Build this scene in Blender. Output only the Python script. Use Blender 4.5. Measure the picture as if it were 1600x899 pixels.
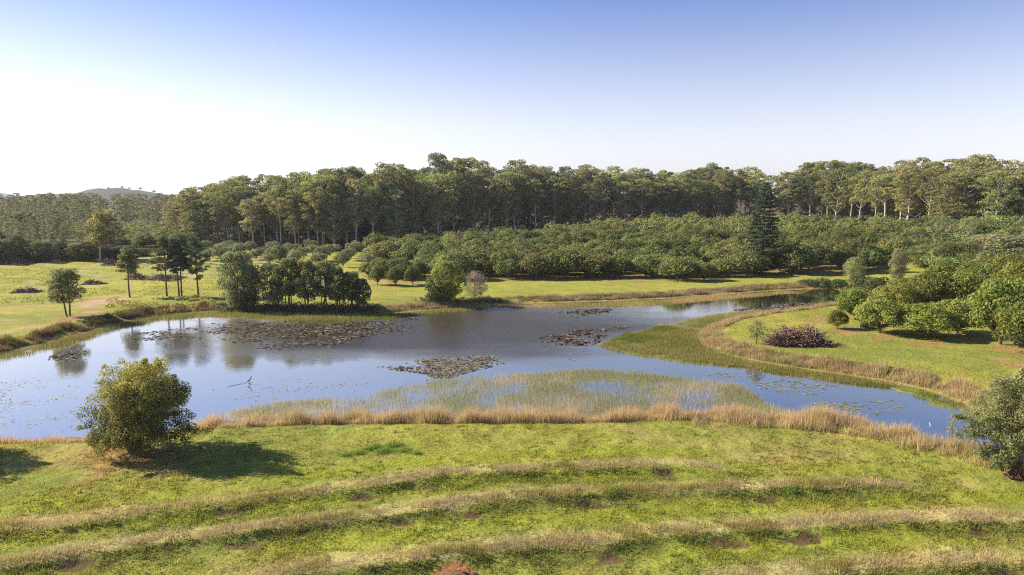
import bpy, math, random
import numpy as np

for o in list(bpy.data.objects):
    bpy.data.objects.remove(o, do_unlink=True)
R = math.radians
scene = bpy.context.scene
COL = scene.collection
rng = np.random.default_rng(11)
random.seed(5)

# ------------------------------------------------------------------ camera
CAMZ, PITCH, FPX = 21.0, R(7.5), 1067.0
cd = bpy.data.cameras.new("camera")
cd.sensor_width = 36.0
cd.lens = 36.0 * FPX / 1600.0
cd.clip_start = 0.5
cd.clip_end = 40000
cam = bpy.data.objects.new("camera", cd)
cam.location = (0, 0, CAMZ)
cam.rotation_euler = (R(90) - PITCH, 0, 0)
COL.objects.link(cam)
scene.camera = cam

# ------------------------------------------------------------------ sky, sun, exposure
SUN_EL = R(31)
SUN_AZ = math.atan2(-0.965, 0.25)          # compass angle from +Y towards +X
world = bpy.data.worlds.new("World")
scene.world = world
world.use_nodes = True
nt = world.node_tree
sky = nt.nodes.new("ShaderNodeTexSky")
sky.sky_type = 'NISHITA'
sky.sun_disc = False
sky.sun_elevation = SUN_EL
sky.sun_rotation = SUN_AZ
sky.altitude = 50
sky.air_density = 1.0
sky.dust_density = 0.2
sky.ozone_density = 7.0
bg = nt.nodes["Background"]
# hazy air near the horizon: paler all the way round, bluer and slightly violet higher up
stc = nt.nodes.new("ShaderNodeTexCoord"); sxyz = nt.nodes.new("ShaderNodeSeparateXYZ"); nt.links.new(stc.outputs["Generated"], sxyz.inputs[0])
srm = nt.nodes.new("ShaderNodeMapRange"); srm.inputs[1].default_value = 0.02; srm.inputs[2].default_value = 0.28; srm.inputs[3].default_value = 0.08; srm.inputs[4].default_value = 1.05
nt.links.new(sxyz.outputs["Z"], srm.inputs[0])
stint = nt.nodes.new("ShaderNodeMix"); stint.data_type = 'RGBA'; stint.blend_type = 'MULTIPLY'; stint.inputs[0].default_value = 1; stint.inputs[7].default_value = (1.16, .93, 1.03, 1)
nt.links.new(sky.outputs[0], stint.inputs[6])
shs = nt.nodes.new("ShaderNodeHueSaturation"); svm = nt.nodes.new("ShaderNodeMapRange"); svm.inputs[1].default_value = 0.0; svm.inputs[2].default_value = 0.22; svm.inputs[3].default_value = 1.0; svm.inputs[4].default_value = .89
nt.links.new(sxyz.outputs["Z"], svm.inputs[0]); nt.links.new(svm.outputs[0], shs.inputs["Value"])
nt.links.new(stint.outputs[2], shs.inputs["Color"]); nt.links.new(srm.outputs[0], shs.inputs["Saturation"])
nt.links.new(shs.outputs[0], bg.inputs[0])
bg.inputs[1].default_value = 0.085
sl = bpy.data.lights.new("sun", 'SUN')
sl.energy = 5.0
sl.angle = R(0.55)
sl.color = (1.0, 0.89, 0.70)
sun = bpy.data.objects.new("sun", sl)
sdir = np.array([math.sin(SUN_AZ) * math.cos(SUN_EL), math.cos(SUN_AZ) * math.cos(SUN_EL), math.sin(SUN_EL)])
from mathutils import Vector
sun.rotation_euler = Vector(sdir).to_track_quat('Z', 'Y').to_euler()
sun.location = (-60, 20, 60)
COL.objects.link(sun)
scene.view_settings.view_transform = 'Standard'
scene.view_settings.look = 'None'
scene.view_settings.exposure = 1.1
scene.view_settings.gamma = 1.0
scene.cycles.max_bounces = 8
scene.cycles.transparent_max_bounces = 8
scene.cycles.volume_bounces = 0
scene.cycles.use_denoising = False      # the fine leaf and grass detail survives better without it
scene.cycles.use_adaptive_sampling = False
scene.cycles.filter_width = 1.1

# ------------------------------------------------------------------ helpers
def ss(a, b, x):
    t = np.clip((x - a) / (b - a), 0, 1)
    return t * t * (3 - 2 * t)

_P = np.random.default_rng(3).random((16, 256, 256))

def vnoise(x, y, s=0):
    x = np.asarray(x, float); y = np.asarray(y, float)
    xi = np.floor(x).astype(int); yi = np.floor(y).astype(int)
    fx = x - xi; fy = y - yi
    fx = fx * fx * (3 - 2 * fx); fy = fy * fy * (3 - 2 * fy)
    T = _P[s % 16]
    a = T[xi & 255, yi & 255]; b = T[(xi + 1) & 255, yi & 255]
    c = T[xi & 255, (yi + 1) & 255]; d = T[(xi + 1) & 255, (yi + 1) & 255]
    return (a * (1 - fx) + b * fx) * (1 - fy) + (c * (1 - fx) + d * fx) * fy

def fbm(x, y, scale, octv=4, s=0):
    t = 0; amp = 0.5; tot = 0
    for i in range(octv):
        f = 2 ** i / scale
        t = t + amp * vnoise(x * f + 37.1 * i, y * f + 11.7 * i, s + i)
        tot += amp; amp *= 0.5
    return t / tot

cp, sp = math.cos(PITCH), math.sin(PITCH)
def ray(px, py):
    u = (px - 800.0) / FPX; v = (449.5 - py) / FPX
    return np.array([u, cp + v * sp, -sp + v * cp])
def on_plane(px, py, z=0.0):
    d = ray(px, py); t = (z - CAMZ) / d[2]
    return (d[0] * t, d[1] * t)
def unproj(pts, z=0.0):
    return np.array([on_plane(a, b, z) for a, b in pts])
def top_z(py, Y):
    d = ray(800, py)
    return CAMZ + d[2] * Y / d[1]

def polydist(x, y, P, closed=False):
    """distance, side (+ left of the direction of travel), length parameter"""
    n = len(P); best = np.full(x.shape, 1e18); side = np.ones(x.shape); par = np.zeros(x.shape)
    acc = 0.0
    for i in range(n if closed else n - 1):
        a = P[i]; b = P[(i + 1) % n]; e = b - a; L2 = e @ e; L = math.sqrt(L2)
        t = np.clip(((x - a[0]) * e[0] + (y - a[1]) * e[1]) / L2, 0, 1)
        dx = x - a[0] - t * e[0]; dy = y - a[1] - t * e[1]
        d2 = dx * dx + dy * dy
        m = d2 < best
        best = np.where(m, d2, best)
        cr = e[0] * (y - a[1]) - e[1] * (x - a[0])
        side = np.where(m, np.sign(cr), side)
        par = np.where(m, acc + t * L, par)
        acc += L
    return np.sqrt(best), side, par

def inside(x, y, P):
    r = np.zeros(x.shape, bool); n = len(P)
    for i in range(n):
        x1, y1 = P[i]; x2, y2 = P[(i + 1) % n]
        if y1 == y2: continue
        c = ((y1 > y) != (y2 > y)) & (x < (x2 - x1) * (y - y1) / (y2 - y1) + x1)
        r ^= c
    return r

def sdf(x, y, P):
    d, _, _ = polydist(x, y, P, True)
    return np.where(inside(x, y, P), -d, d)

# ------------------------------------------------------------------ plan of the place (metres)
SH_NEAR = [(-420, 700), (-200, 697), (0, 689), (60, 689), (140, 687), (190, 682), (300, 671), (340, 665), (400, 661), (520, 657),
           (640, 656), (800, 656), (900, 655), (1000, 652), (1100, 651), (1200, 653), (1280, 659), (1360, 670), (1430, 684),
           (1490, 699), (1530, 708), (1600, 728), (1700, 752)]
SH_RIGHT = [(1760, 735), (1640, 690), (1560, 655), (1505, 630), (1450, 609), (1380, 595), (1300, 583), (1240, 574), (1180, 564),
            (1130, 553), (1098, 540), (1088, 527), (1100, 515), (1130, 503), (1180, 494), (1240, 487), (1300, 478), (1335, 470)]
SH_FAR = [(1345, 462), (1335, 456), (1300, 452), (1270, 452), (1200, 455), (1150, 459), (1050, 466), (950, 471), (850, 474), (780, 476),
          (700, 484), (640, 488), (590, 493), (500, 491), (420, 489), (370, 488), (300, 488), (260, 493), (200, 503), (140, 518),
          (90, 533), (30, 547), (0, 553), (-150, 585), (-350, 650)]
W_NEAR, W_RIGHT, W_FAR = unproj(SH_NEAR), unproj(SH_RIGHT), unproj(SH_FAR)
LAKE = np.concatenate([W_NEAR, W_RIGHT, W_FAR])
MARSH = unproj([(935, 540), (975, 522), (1020, 512), (1060, 508), (1110, 500), (1180, 493), (1150, 505), (1095, 520), (1088, 527), (1098, 542), (1180, 566),
                (1300, 585), (1450, 611), (1505, 632), (1520, 655), (1480, 640), (1440, 627), (1400, 608), (1340, 602), (1200, 582),
                (1160, 574), (1060, 568), (970, 553)])
REEDS_NEAR = unproj([(335, 650), (420, 630), (560, 618), (640, 600), (700, 588), (780, 584), (900, 578), (1000, 580), (1080, 590),
                     (1160, 602), (1200, 632), (1300, 648), (1400, 664), (1490, 694), (1430, 684), (1360, 670), (1280, 659), (1200, 654), (1000, 653), (800, 657), (520, 658), (400, 662)])
BANKS = [unproj(p, 1.2) for p in (
    [(-200, 838), (0, 826), (100, 818), (200, 806), (330, 790), (430, 775), (560, 760), (640, 750), (700, 744), (850, 736), (1000, 730), (1090, 730), (1170, 735)],
    [(-200, 905), (0, 884), (130, 862), (230, 846), (350, 832), (450, 820), (600, 803), (775, 784), (875, 774), (975, 770), (1060, 768), (1160, 763), (1250, 760), (1375, 757), (1475, 767)],
    [(300, 925), (500, 890), (625, 877), (750, 860), (850, 851), (925, 849), (1000, 840), (1100, 833), (1200, 826), (1300, 820), (1425, 812), (1600, 810), (1800, 815)],
    [(1000, 930), (1200, 905), (1350, 890), (1550, 878), (1700, 874)])]
# scoops of bare earth on the near face of each bank, (px, py, radius m)
SCOOPS = [(115, 824, .8), (228, 808, 1.0), (350, 795, .9), (455, 785, .7), (565, 772, .8), (655, 759, .7), (742, 754, .7), (905, 741, .9), (985, 739, .7), (1045, 736, .8),
          (115, 877, 1.1), (250, 857, .8), (380, 845, .8), (510, 826, 1.0), (630, 812, .8), (735, 802, .8), (835, 790, .6), (935, 786, .8), (1030, 783, .7), (1195, 776, .8), (1345, 769, .8),
          (820, 876, .9), (945, 865, 1.1), (1050, 855, 1.2), (1145, 845, 1.0), (1255, 838, .9), (1350, 835, .7), (1530, 828, .8), (655, 886, .9), (1580, 893, .9)]
W_SCOOP = [(*on_plane(a, b, 1.2), r * (.55 + .75 * ((i * 7919) % 13) / 13)) for i, (a, b, r) in enumerate(SCOOPS) if i % 5 not in (1, 3)]
TRACK = unproj([(-200, 552), (0, 524), (60, 513), (110, 500), (140, 490), (150, 478), (165, 470), (215, 466)], 0.9)
TRACK2 = unproj([(-200, 486), (0, 480), (80, 476), (150, 470)], 0.9)
ORCH = np.array([(-36, 167), (0, 165), (48, 165), (54, 170), (86, 172), (106, 182), (132, 218), (140, 250), (128, 322), (60, 316), (0, 278), (-50, 250)], float)
ORCH2 = np.array([(-158, 262), (-120, 262), (-180, 395), (-240, 395)], float)
ORCH3 = np.array([(-98, 205), (-40, 190), (-36, 215), (-55, 250), (-112, 250)], float)
FRONT = np.array([(-152, 300), (-137, 286), (-100, 268), (-71, 254), (-45, 264), (-27, 282), (0, 300), (30, 316), (63, 334), (97, 345),
                  (130, 345), (150, 318), (153, 270), (150, 240), (156, 226), (172, 222), (196, 212), (225, 205)], float)
# top of the tree line in the photograph, for tree heights
TOPX = [0, 290, 350, 430, 500, 560, 620, 660, 690, 725, 760, 820, 850, 900, 985, 1040, 1100, 1190, 1240, 1300, 1340, 1400, 1450, 1500, 1550, 1600, 1900]
TOPY = [298, 287, 282, 278, 268, 266, 260, 250, 243, 252, 254, 254, 265, 258, 262, 268, 254, 257, 262, 246, 255, 257, 243, 242, 254, 254, 254]

LITTER = []      # (x, y, r, strength)

def ground_z(x, y, fine=True):
    x = np.asarray(x, float); y = np.asarray(y, float)
    d = sdf(x, y, LAKE) + (fbm(x, y, 3.0, 3, 1) - 0.5) * 1.1
    land = 0.06 + 0.95 * ss(0.0, 4.5, d)
    land = land + np.maximum(6.0 * ss(0, 1, (y - 165) / 175) * ss(0, 1, (x + 80) / 150), 8.0 * ss(55, 165, x) * ss(125, 225, y))
    land = land + 3.0 * ss(330, 480, y)
    land = land + (fbm(x, y, 14.0, 3, 2) - 0.5) * 0.5 * ss(2, 10, d)
    bed = -0.7 * ss(0, 4.0, -d)
    z = np.where(d > 0, land, bed + 0.06 * ss(-0.5, 0, d))
    m = sdf(x, y, MARSH) + (fbm(x, y, 2.5, 3, 4) - 0.5) * 2.4
    mz = 0.05 + 0.06 * (fbm(x, y, 1.5, 2, 7) - 0.3)
    w = ss(0.5, -0.8, m) * (d < 0.2)
    z = z * (1 - w) + mz * w
    near = (y < 80)
    for B in BANKS:
        bd, side, par = polydist(x, y, B)
        L = np.sum(np.linalg.norm(np.diff(B, axis=0), axis=1))
        fade = ss(0, 6, par) * ss(0, 6, L - par)
        q = bd * side + (fbm(x, y, 2.2, 3, 5) - 0.5) * 0.9
        amp = 0.23 * (0.6 + 0.8 * fbm(x, y, 3.0, 2, 6))
        prof = np.where(q > 0, ss(3.0, 0.0, q), ss(-1.1, 0.0, q) * 1.0 - 0.18 * ss(-3.2, -1.1, q) * ss(0, -1.1, q))
        z = z + near * fade * amp * prof
    for sx, sy, r in W_SCOOP:
        g2 = ((x - sx) / (r * 1.6)) ** 2 + ((y - sy) / (r * 0.7)) ** 2
        z = z - 0.16 * np.exp(-g2 * 1.6) * near
    z = z + near * (d > 1) * ((fbm(x, y, 0.9, 2, 8) - 0.5) * 0.16)
    # old planting furrows in the far left field
    fl = ss(-30, -55, x) * ss(140, 155, y) * ss(235, 215, y)
    z = z + fl * (0.3 * np.sin((y * 0.94 + x * 0.34) * 2 * math.pi / 7.5) * (0.4 + fbm(x, y, 6, 3, 9)))
    return z

def gz(x, y):
    return float(ground_z(np.array([x]), np.array([y]))[0])

def at(px, py):
    z = 1.0
    for _ in range(12):
        x, y = on_plane(px, py, z)
        z = 0.5 * z + 0.5 * gz(x, y)
    x, y = on_plane(px, py, z)
    return x, y, z

C = lambda *a: np.array(a, float)
G_YEL, G_LUSH, G_DEEP = C(.325, .295, .055), C(.205, .228, .044), C(.055, .095, .016)
G_DRY, TAN, DIRT, REDDIRT, LITT, MARSHC = C(.36, .28, .10), C(.42, .36, .16), C(.115, .078, .036), C(.30, .12, .05), C(.32, .20, .085), C(.15, .165, .04)

def mixc(a, b, t):
    t = np.clip(t, 0, 1)[:, None]
    return a * (1 - t) + b * t

def ground_col(x, y):
    """albedo of the ground cover"""
    n1 = fbm(x, y, 11, 4, 1); n2 = fbm(x, y, 2.0, 3, 3); n3 = fbm(x, y, 30, 3, 10)
    c = mixc(np.repeat(G_YEL[None], len(x), 0), G_LUSH, ss(.36, .66, n1 * .6 + n2 * .4))
    c = mixc(c, G_DRY, ss(.54, .74, fbm(x, y, 5, 4, 12)) * .75)
    c = mixc(c, G_LUSH, ss(.52, .64, n3) * .5)
    d = sdf(x, y, LAKE)
    # far clearing and strip are yellower
    c = mixc(c, C(.29, .29, .048), ss(125, 150, y) * .55)
    # furrows in the left field
    fl = ss(-30, -55, x) * ss(140, 155, y) * ss(235, 215, y)
    c = mixc(c, C(.33, .30, .17), fl * ss(.25, .9, np.sin((y * .94 + x * .34) * 2 * math.pi / 7.5 + 1)) * ss(.45, .62, n1) * .7)
    # banks
    for B in BANKS:
        bd, side, par = polydist(x, y, B)
        L = np.sum(np.linalg.norm(np.diff(B, axis=0), axis=1))
        fade = ss(0, 5, par) * ss(0, 5, L - par) * (y < 80)
        q = bd * side + (n2 - .5) * .9
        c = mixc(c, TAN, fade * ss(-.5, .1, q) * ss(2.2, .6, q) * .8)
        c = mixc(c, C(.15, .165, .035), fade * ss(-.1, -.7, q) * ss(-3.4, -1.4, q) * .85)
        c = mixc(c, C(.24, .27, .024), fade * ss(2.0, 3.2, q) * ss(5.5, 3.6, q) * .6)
    for sx, sy, r in W_SCOOP:
        g = np.sqrt(((x - sx) / (r * 1.6)) ** 2 + ((y - sy) / (r * 0.7)) ** 2) + (fbm(x, y, .8, 3, 5) - .5) * 1.9
        c = mixc(c, DIRT, ss(1.0, .6, g))
    rx, ry = on_plane(712, 893, 1.0)
    c = mixc(c, REDDIRT, ss(1.3, .6, np.hypot(x - rx, (y - ry)) + (n2 - .5)))
    # tracks
    for T, wd, cc in ((TRACK, 1.5, C(.33, .235, .11)), (TRACK2, 2.2, C(.27, .21, .09))):
        td, _, _ = polydist(x, y, T)
        c = mixc(c, cc, ss(wd, wd * .4, td + (n2 - .5) * 1.6) * .85)
    px, py = on_plane(165, 472, .9)
    c = mixc(c, C(.42, .30, .17), ss(3.8, 2.0, np.hypot((x - px) * .8, (y - py) * .45) + (n2 - .5) * 2.5))
    # litter under trees
    for lx, ly, r, st in LITTER:
        m = np.abs(x - lx) < r * 1.6
        if m.any():
            g = np.hypot(x[m] - lx, (y[m] - ly)) / r + (n2[m] - .5) * 1.5
            c[m] = mixc(c[m], LITT, ss(1.05, .55, g) * st)
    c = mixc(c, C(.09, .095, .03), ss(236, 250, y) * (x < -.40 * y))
    inor = ss(2, -2, sdf(x, y, ORCH))
    c = mixc(c, C(.24, .17, .06), inor * .75)
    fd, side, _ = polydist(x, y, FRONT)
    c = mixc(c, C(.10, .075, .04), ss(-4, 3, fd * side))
    # shoreline: rank yellow-brown growth, marsh, lake bed
    c = mixc(c, C(.30, .23, .08), ss(3.6, 1.4, d + (n2 - .5) * 2) * .8)
    c = mixc(c, MARSHC, ss(.6, -.4, sdf(x, y, MARSH)))
    c = mixc(c, C(.05, .04, .02), (d < -.3) & (sdf(x, y, MARSH) > .4))
    return c

# ------------------------------------------------------------------ mesh building
def make_mesh(name, V, F, mat, col=None, smooth=False, dom='FACE'):
    V = np.asarray(V, np.float32); F = np.asarray(F, np.int32)
    me = bpy.data.meshes.new(name)
    me.vertices.add(len(V)); me.vertices.foreach_set("co", V.ravel())
    k = F.shape[1]
    me.loops.add(F.size); me.loops.foreach_set("vertex_index", F.ravel())
    me.polygons.add(len(F)); me.polygons.foreach_set("loop_start", np.arange(len(F), dtype=np.int32) * k)
    if smooth: me.polygons.foreach_set("use_smooth", np.ones(len(F), bool))
    me.update(calc_edges=True)
    if col is not None:
        a = me.attributes.new("col", 'FLOAT_COLOR', 'FACE' if dom == 'FACE' else 'POINT')
        cc = np.ones((len(col), 4), np.float32); cc[:, :3] = col
        a.data.foreach_set("color", cc.ravel())
    me.materials.append(mat)
    return me

def link(name, me, parent=None, **props):
    o = bpy.data.objects.new(name, me)
    COL.objects.link(o)
    if parent is not None: o.parent = parent
    for k, v in props.items():
        if v is not None: o[k] = v
    return o

def unit(v):
    return v / np.maximum(np.linalg.norm(v, axis=-1, keepdims=True), 1e-9)

def leaves(P, N, L, W, g, fold=0.25):
    """rhombic leaves / sprays: positions, normals, length, width -> verts, quads"""
    n = len(P)
    N = unit(N)
    r = g.normal(size=(n, 3))
    u = unit(np.cross(N, r)); v = np.cross(N, u)
    L = np.broadcast_to(L, (n,))[:, None]; W = np.broadcast_to(W, (n,))[:, None]
    V = np.empty((n, 4, 3))
    V[:, 0] = P - u * L * .5
    V[:, 1] = P + v * W * .5 + N * W * fold
    V[:, 2] = P + u * L * .5
    V[:, 3] = P - v * W * .5 + N * W * fold
    return V.reshape(-1, 3), np.arange(4 * n).reshape(n, 4)

def clump_leaves(centers, radii, counts, L, W, g, cols, jit=.22, up=.25, low=-.45, shell=(.6, 1.06), rand=.8):
    Ps, Ns, Cs = [], [], []
    for c, r, n, cl in zip(centers, radii, counts, cols):
        d = unit(g.normal(size=(int(n * 1.5) + 4, 3)))
        d = d[d[:, 2] > low][:n]
        q = shell[0] + (shell[1] - shell[0]) * g.random(len(d)) ** .6
        Ps.append(c + d * q[:, None] * np.asarray(r))
        Ns.append(d * .9 + g.normal(size=d.shape) * rand + C(0, 0, up))
        k = 1 + (g.random((len(d), 1)) - .5) * 2 * jit
        Cs.append(np.asarray(cl)[None] * k)
    P = np.concatenate(Ps); N = np.concatenate(Ns); cc = np.concatenate(Cs)
    sc = g.uniform(.7, 1.3, len(P))
    V, F = leaves(P, N, L * sc, W * sc, g)
    return V, F, cc

class Tubes:
    def __init__(s): s.V = []; s.F = []; s.n = 0; s.C = []
    def add(s, pts, rad, k=6, col=None):
        pts = np.asarray(pts, float); m = len(pts); rad = np.broadcast_to(rad, (m,))
        t = unit(np.gradient(pts, axis=0))
        ref = C(0, 0, 1) if abs(t[:, 2]).mean() < .8 else C(1, 0, 0)
        a = unit(np.cross(t, ref)); b = np.cross(t, a)
        th = np.arange(k) * 2 * math.pi / k
        ring = pts[:, None] + rad[:, None, None] * (np.cos(th)[None, :, None] * a[:, None] + np.sin(th)[None, :, None] * b[:, None])
        s.V.append(ring.reshape(-1, 3))
        i = np.arange(m - 1)[:, None] * k; j = np.arange(k)[None]; j2 = (j + 1) % k
        f = np.stack([i + j, i + j2, i + k + j2, i + k + j], -1).reshape(-1, 4) + s.n
        s.F.append(f)
        if col is not None: s.C.append(np.repeat(np.asarray(col)[None], len(f), 0))
        s.n += m * k
    def mesh(s, name, mat, smooth=True):
        return make_mesh(name, np.concatenate(s.V), np.concatenate(s.F), mat, np.concatenate(s.C) if s.C else None, smooth)

def curve(a, b, sag, n, g, wob=0.0):
    a = np.asarray(a, float); b = np.asarray(b, float)
    t = np.linspace(0, 1, n)[:, None]
    p = a * (1 - t) + b * t
    p[:, 2] += (sag * 4 * t * (1 - t))[:, 0]
    if wob:
        w = g.normal(size=(n, 3)) * wob; w[0] = 0; w[-1] = 0
        p += w
    return p

# ------------------------------------------------------------------ materials
def new_mat(name):
    m = bpy.data.materials.new(name); m.use_nodes = True
    n = m.node_tree.nodes; l = m.node_tree.links
    return m, n, l, n["Principled BSDF"]

def foliage(name, trans=.34, rough=.6, spec=.15, vary=.25, gain=1.3):
    m, n, l, p = new_mat(name)
    at_ = n.new("ShaderNodeAttribute"); at_.attribute_name = "col"
    oi = n.new("ShaderNodeObjectInfo")
    mr = n.new("ShaderNodeMapRange"); mr.inputs[3].default_value = gain * (1 - vary); mr.inputs[4].default_value = gain * (1 + vary)
    l.new(oi.outputs["Random"], mr.inputs[0])
    hs = n.new("ShaderNodeHueSaturation")
    mh = n.new("ShaderNodeMapRange"); mh.inputs[3].default_value = .478; mh.inputs[4].default_value = .506
    wn = n.new("ShaderNodeTexWhiteNoise"); wn.noise_dimensions = '1D'; l.new(oi.outputs["Random"], wn.inputs["W"])
    l.new(wn.outputs["Value"], mh.inputs[0]); l.new(mh.outputs[0], hs.inputs["Hue"])
    l.new(mr.outputs[0], hs.inputs["Value"]); l.new(at_.outputs["Color"], hs.inputs["Color"])
    l.new(hs.outputs[0], p.inputs["Base Color"])
    p.inputs["Roughness"].default_value = rough
    p.inputs["Specular IOR Level"].default_value = spec
    tr = n.new("ShaderNodeBsdfTranslucent"); l.new(hs.outputs[0], tr.inputs[0])
    mx = n.new("ShaderNodeMixShader"); mx.inputs[0].default_value = trans
    l.new(p.outputs[0], mx.inputs[1]); l.new(tr.outputs[0], mx.inputs[2])
    l.new(mx.outputs[0], n["Material Output"].inputs[0])
    return m

def bark(name, c1, c2, scale=3):
    m, n, l, p = new_mat(name)
    tc = n.new("ShaderNodeTexCoord"); mp = n.new("ShaderNodeMapping"); mp.inputs["Scale"].default_value = (scale * 2, scale * 2, scale * .5)
    nz = n.new("ShaderNodeTexNoise"); nz.inputs["Scale"].default_value = 1; nz.inputs["Detail"].default_value = 5
    rp = n.new("ShaderNodeValToRGB"); rp.color_ramp.elements[0].color = (*c1, 1); rp.color_ramp.elements[1].color = (*c2, 1)
    rp.color_ramp.elements[0].position = .35; rp.color_ramp.elements[1].position = .65
    l.new(tc.outputs["Object"], mp.inputs[0]); l.new(mp.outputs[0], nz.inputs[0]); l.new(nz.outputs[0], rp.inputs[0]); l.new(rp.outputs[0], p.inputs["Base Color"])
    bp = n.new("ShaderNodeBump"); bp.inputs["Strength"].default_value = .5; bp.inputs["Distance"].default_value = .05
    l.new(nz.outputs[0], bp.inputs["Height"]); l.new(bp.outputs[0], p.inputs["Normal"])
    p.inputs["Roughness"].default_value = .85
    return m

M_LEAF = foliage("leaves", .46, gain=1.7, vary=.28)
M_GRASS = foliage("grass_blades", .45, .6, .12, 0, 1.25)
M_DRYGR = foliage("dry_grass_blades", .4, .6, .12, 0, 1.0)
M_PAD = foliage("lily_leaves", .1, .4, .4, 0, 1.0)
M_PINE = foliage("needles", .3, .6, .15, .12, 1.65)
M_STICK = foliage("dead_sticks", 0, .8, .2, 0, 1.15)
M_GUM = bark("pale_gum_bark", (.28, .23, .18), (.56, .50, .42))
M_BARK = bark("brown_bark", (.07, .05, .035), (.17, .125, .09))
M_GREY = bark("grey_dead_bark", (.22, .19, .17), (.40, .36, .33))

def ground_material():
    m, n, l, p = new_mat("ground_cover")
    at_ = n.new("ShaderNodeAttribute"); at_.attribute_name = "col"
    tc = n.new("ShaderNodeTexCoord")
    n1 = n.new("ShaderNodeTexNoise"); n1.inputs["Scale"].default_value = 2.2; n1.inputs["Detail"].default_value = 8; n1.inputs["Roughness"].default_value = .7
    n2 = n.new("ShaderNodeTexNoise"); n2.inputs["Scale"].default_value = .35; n2.inputs["Detail"].default_value = 6
    for q in (n1, n2): l.new(tc.outputs["Object"], q.inputs[0])
    mr = n.new("ShaderNodeMapRange"); mr.inputs[1].default_value = .3; mr.inputs[2].default_value = .7; mr.inputs[3].default_value = .74; mr.inputs[4].default_value = 1.22
    mr2 = n.new("ShaderNodeMapRange"); mr2.inputs[1].default_value = .3; mr2.inputs[2].default_value = .7; mr2.inputs[3].default_value = .8; mr2.inputs[4].default_value = 1.18
    l.new(n1.outputs[0], mr.inputs[0]); l.new(n2.outputs[0], mr2.inputs[0])
    mu = n.new("ShaderNodeMath"); mu.operation = 'MULTIPLY'; l.new(mr.outputs[0], mu.inputs[0]); l.new(mr2.outputs[0], mu.inputs[1])
    hs = n.new("ShaderNodeHueSaturation"); l.new(at_.outputs["Color"], hs.inputs["Color"]); l.new(mu.outputs[0], hs.inputs["Value"])
    l.new(hs.outputs[0], p.inputs["Base Color"])
    p.inputs["Roughness"].default_value = .95; p.inputs["Specular IOR Level"].default_value = .1
    bp = n.new("ShaderNodeBump"); bp.inputs["Strength"].default_value = .9; bp.inputs["Distance"].default_value = .12
    n3 = n.new("ShaderNodeTexNoise"); n3.inputs["Scale"].default_value = 3.5; n3.inputs["Detail"].default_value = 6; l.new(tc.outputs["Object"], n3.inputs[0])
    l.new(n3.outputs[0], bp.inputs["Height"]); l.new(bp.outputs[0], p.inputs["Normal"])
    return m
M_GROUND = ground_material()

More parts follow.
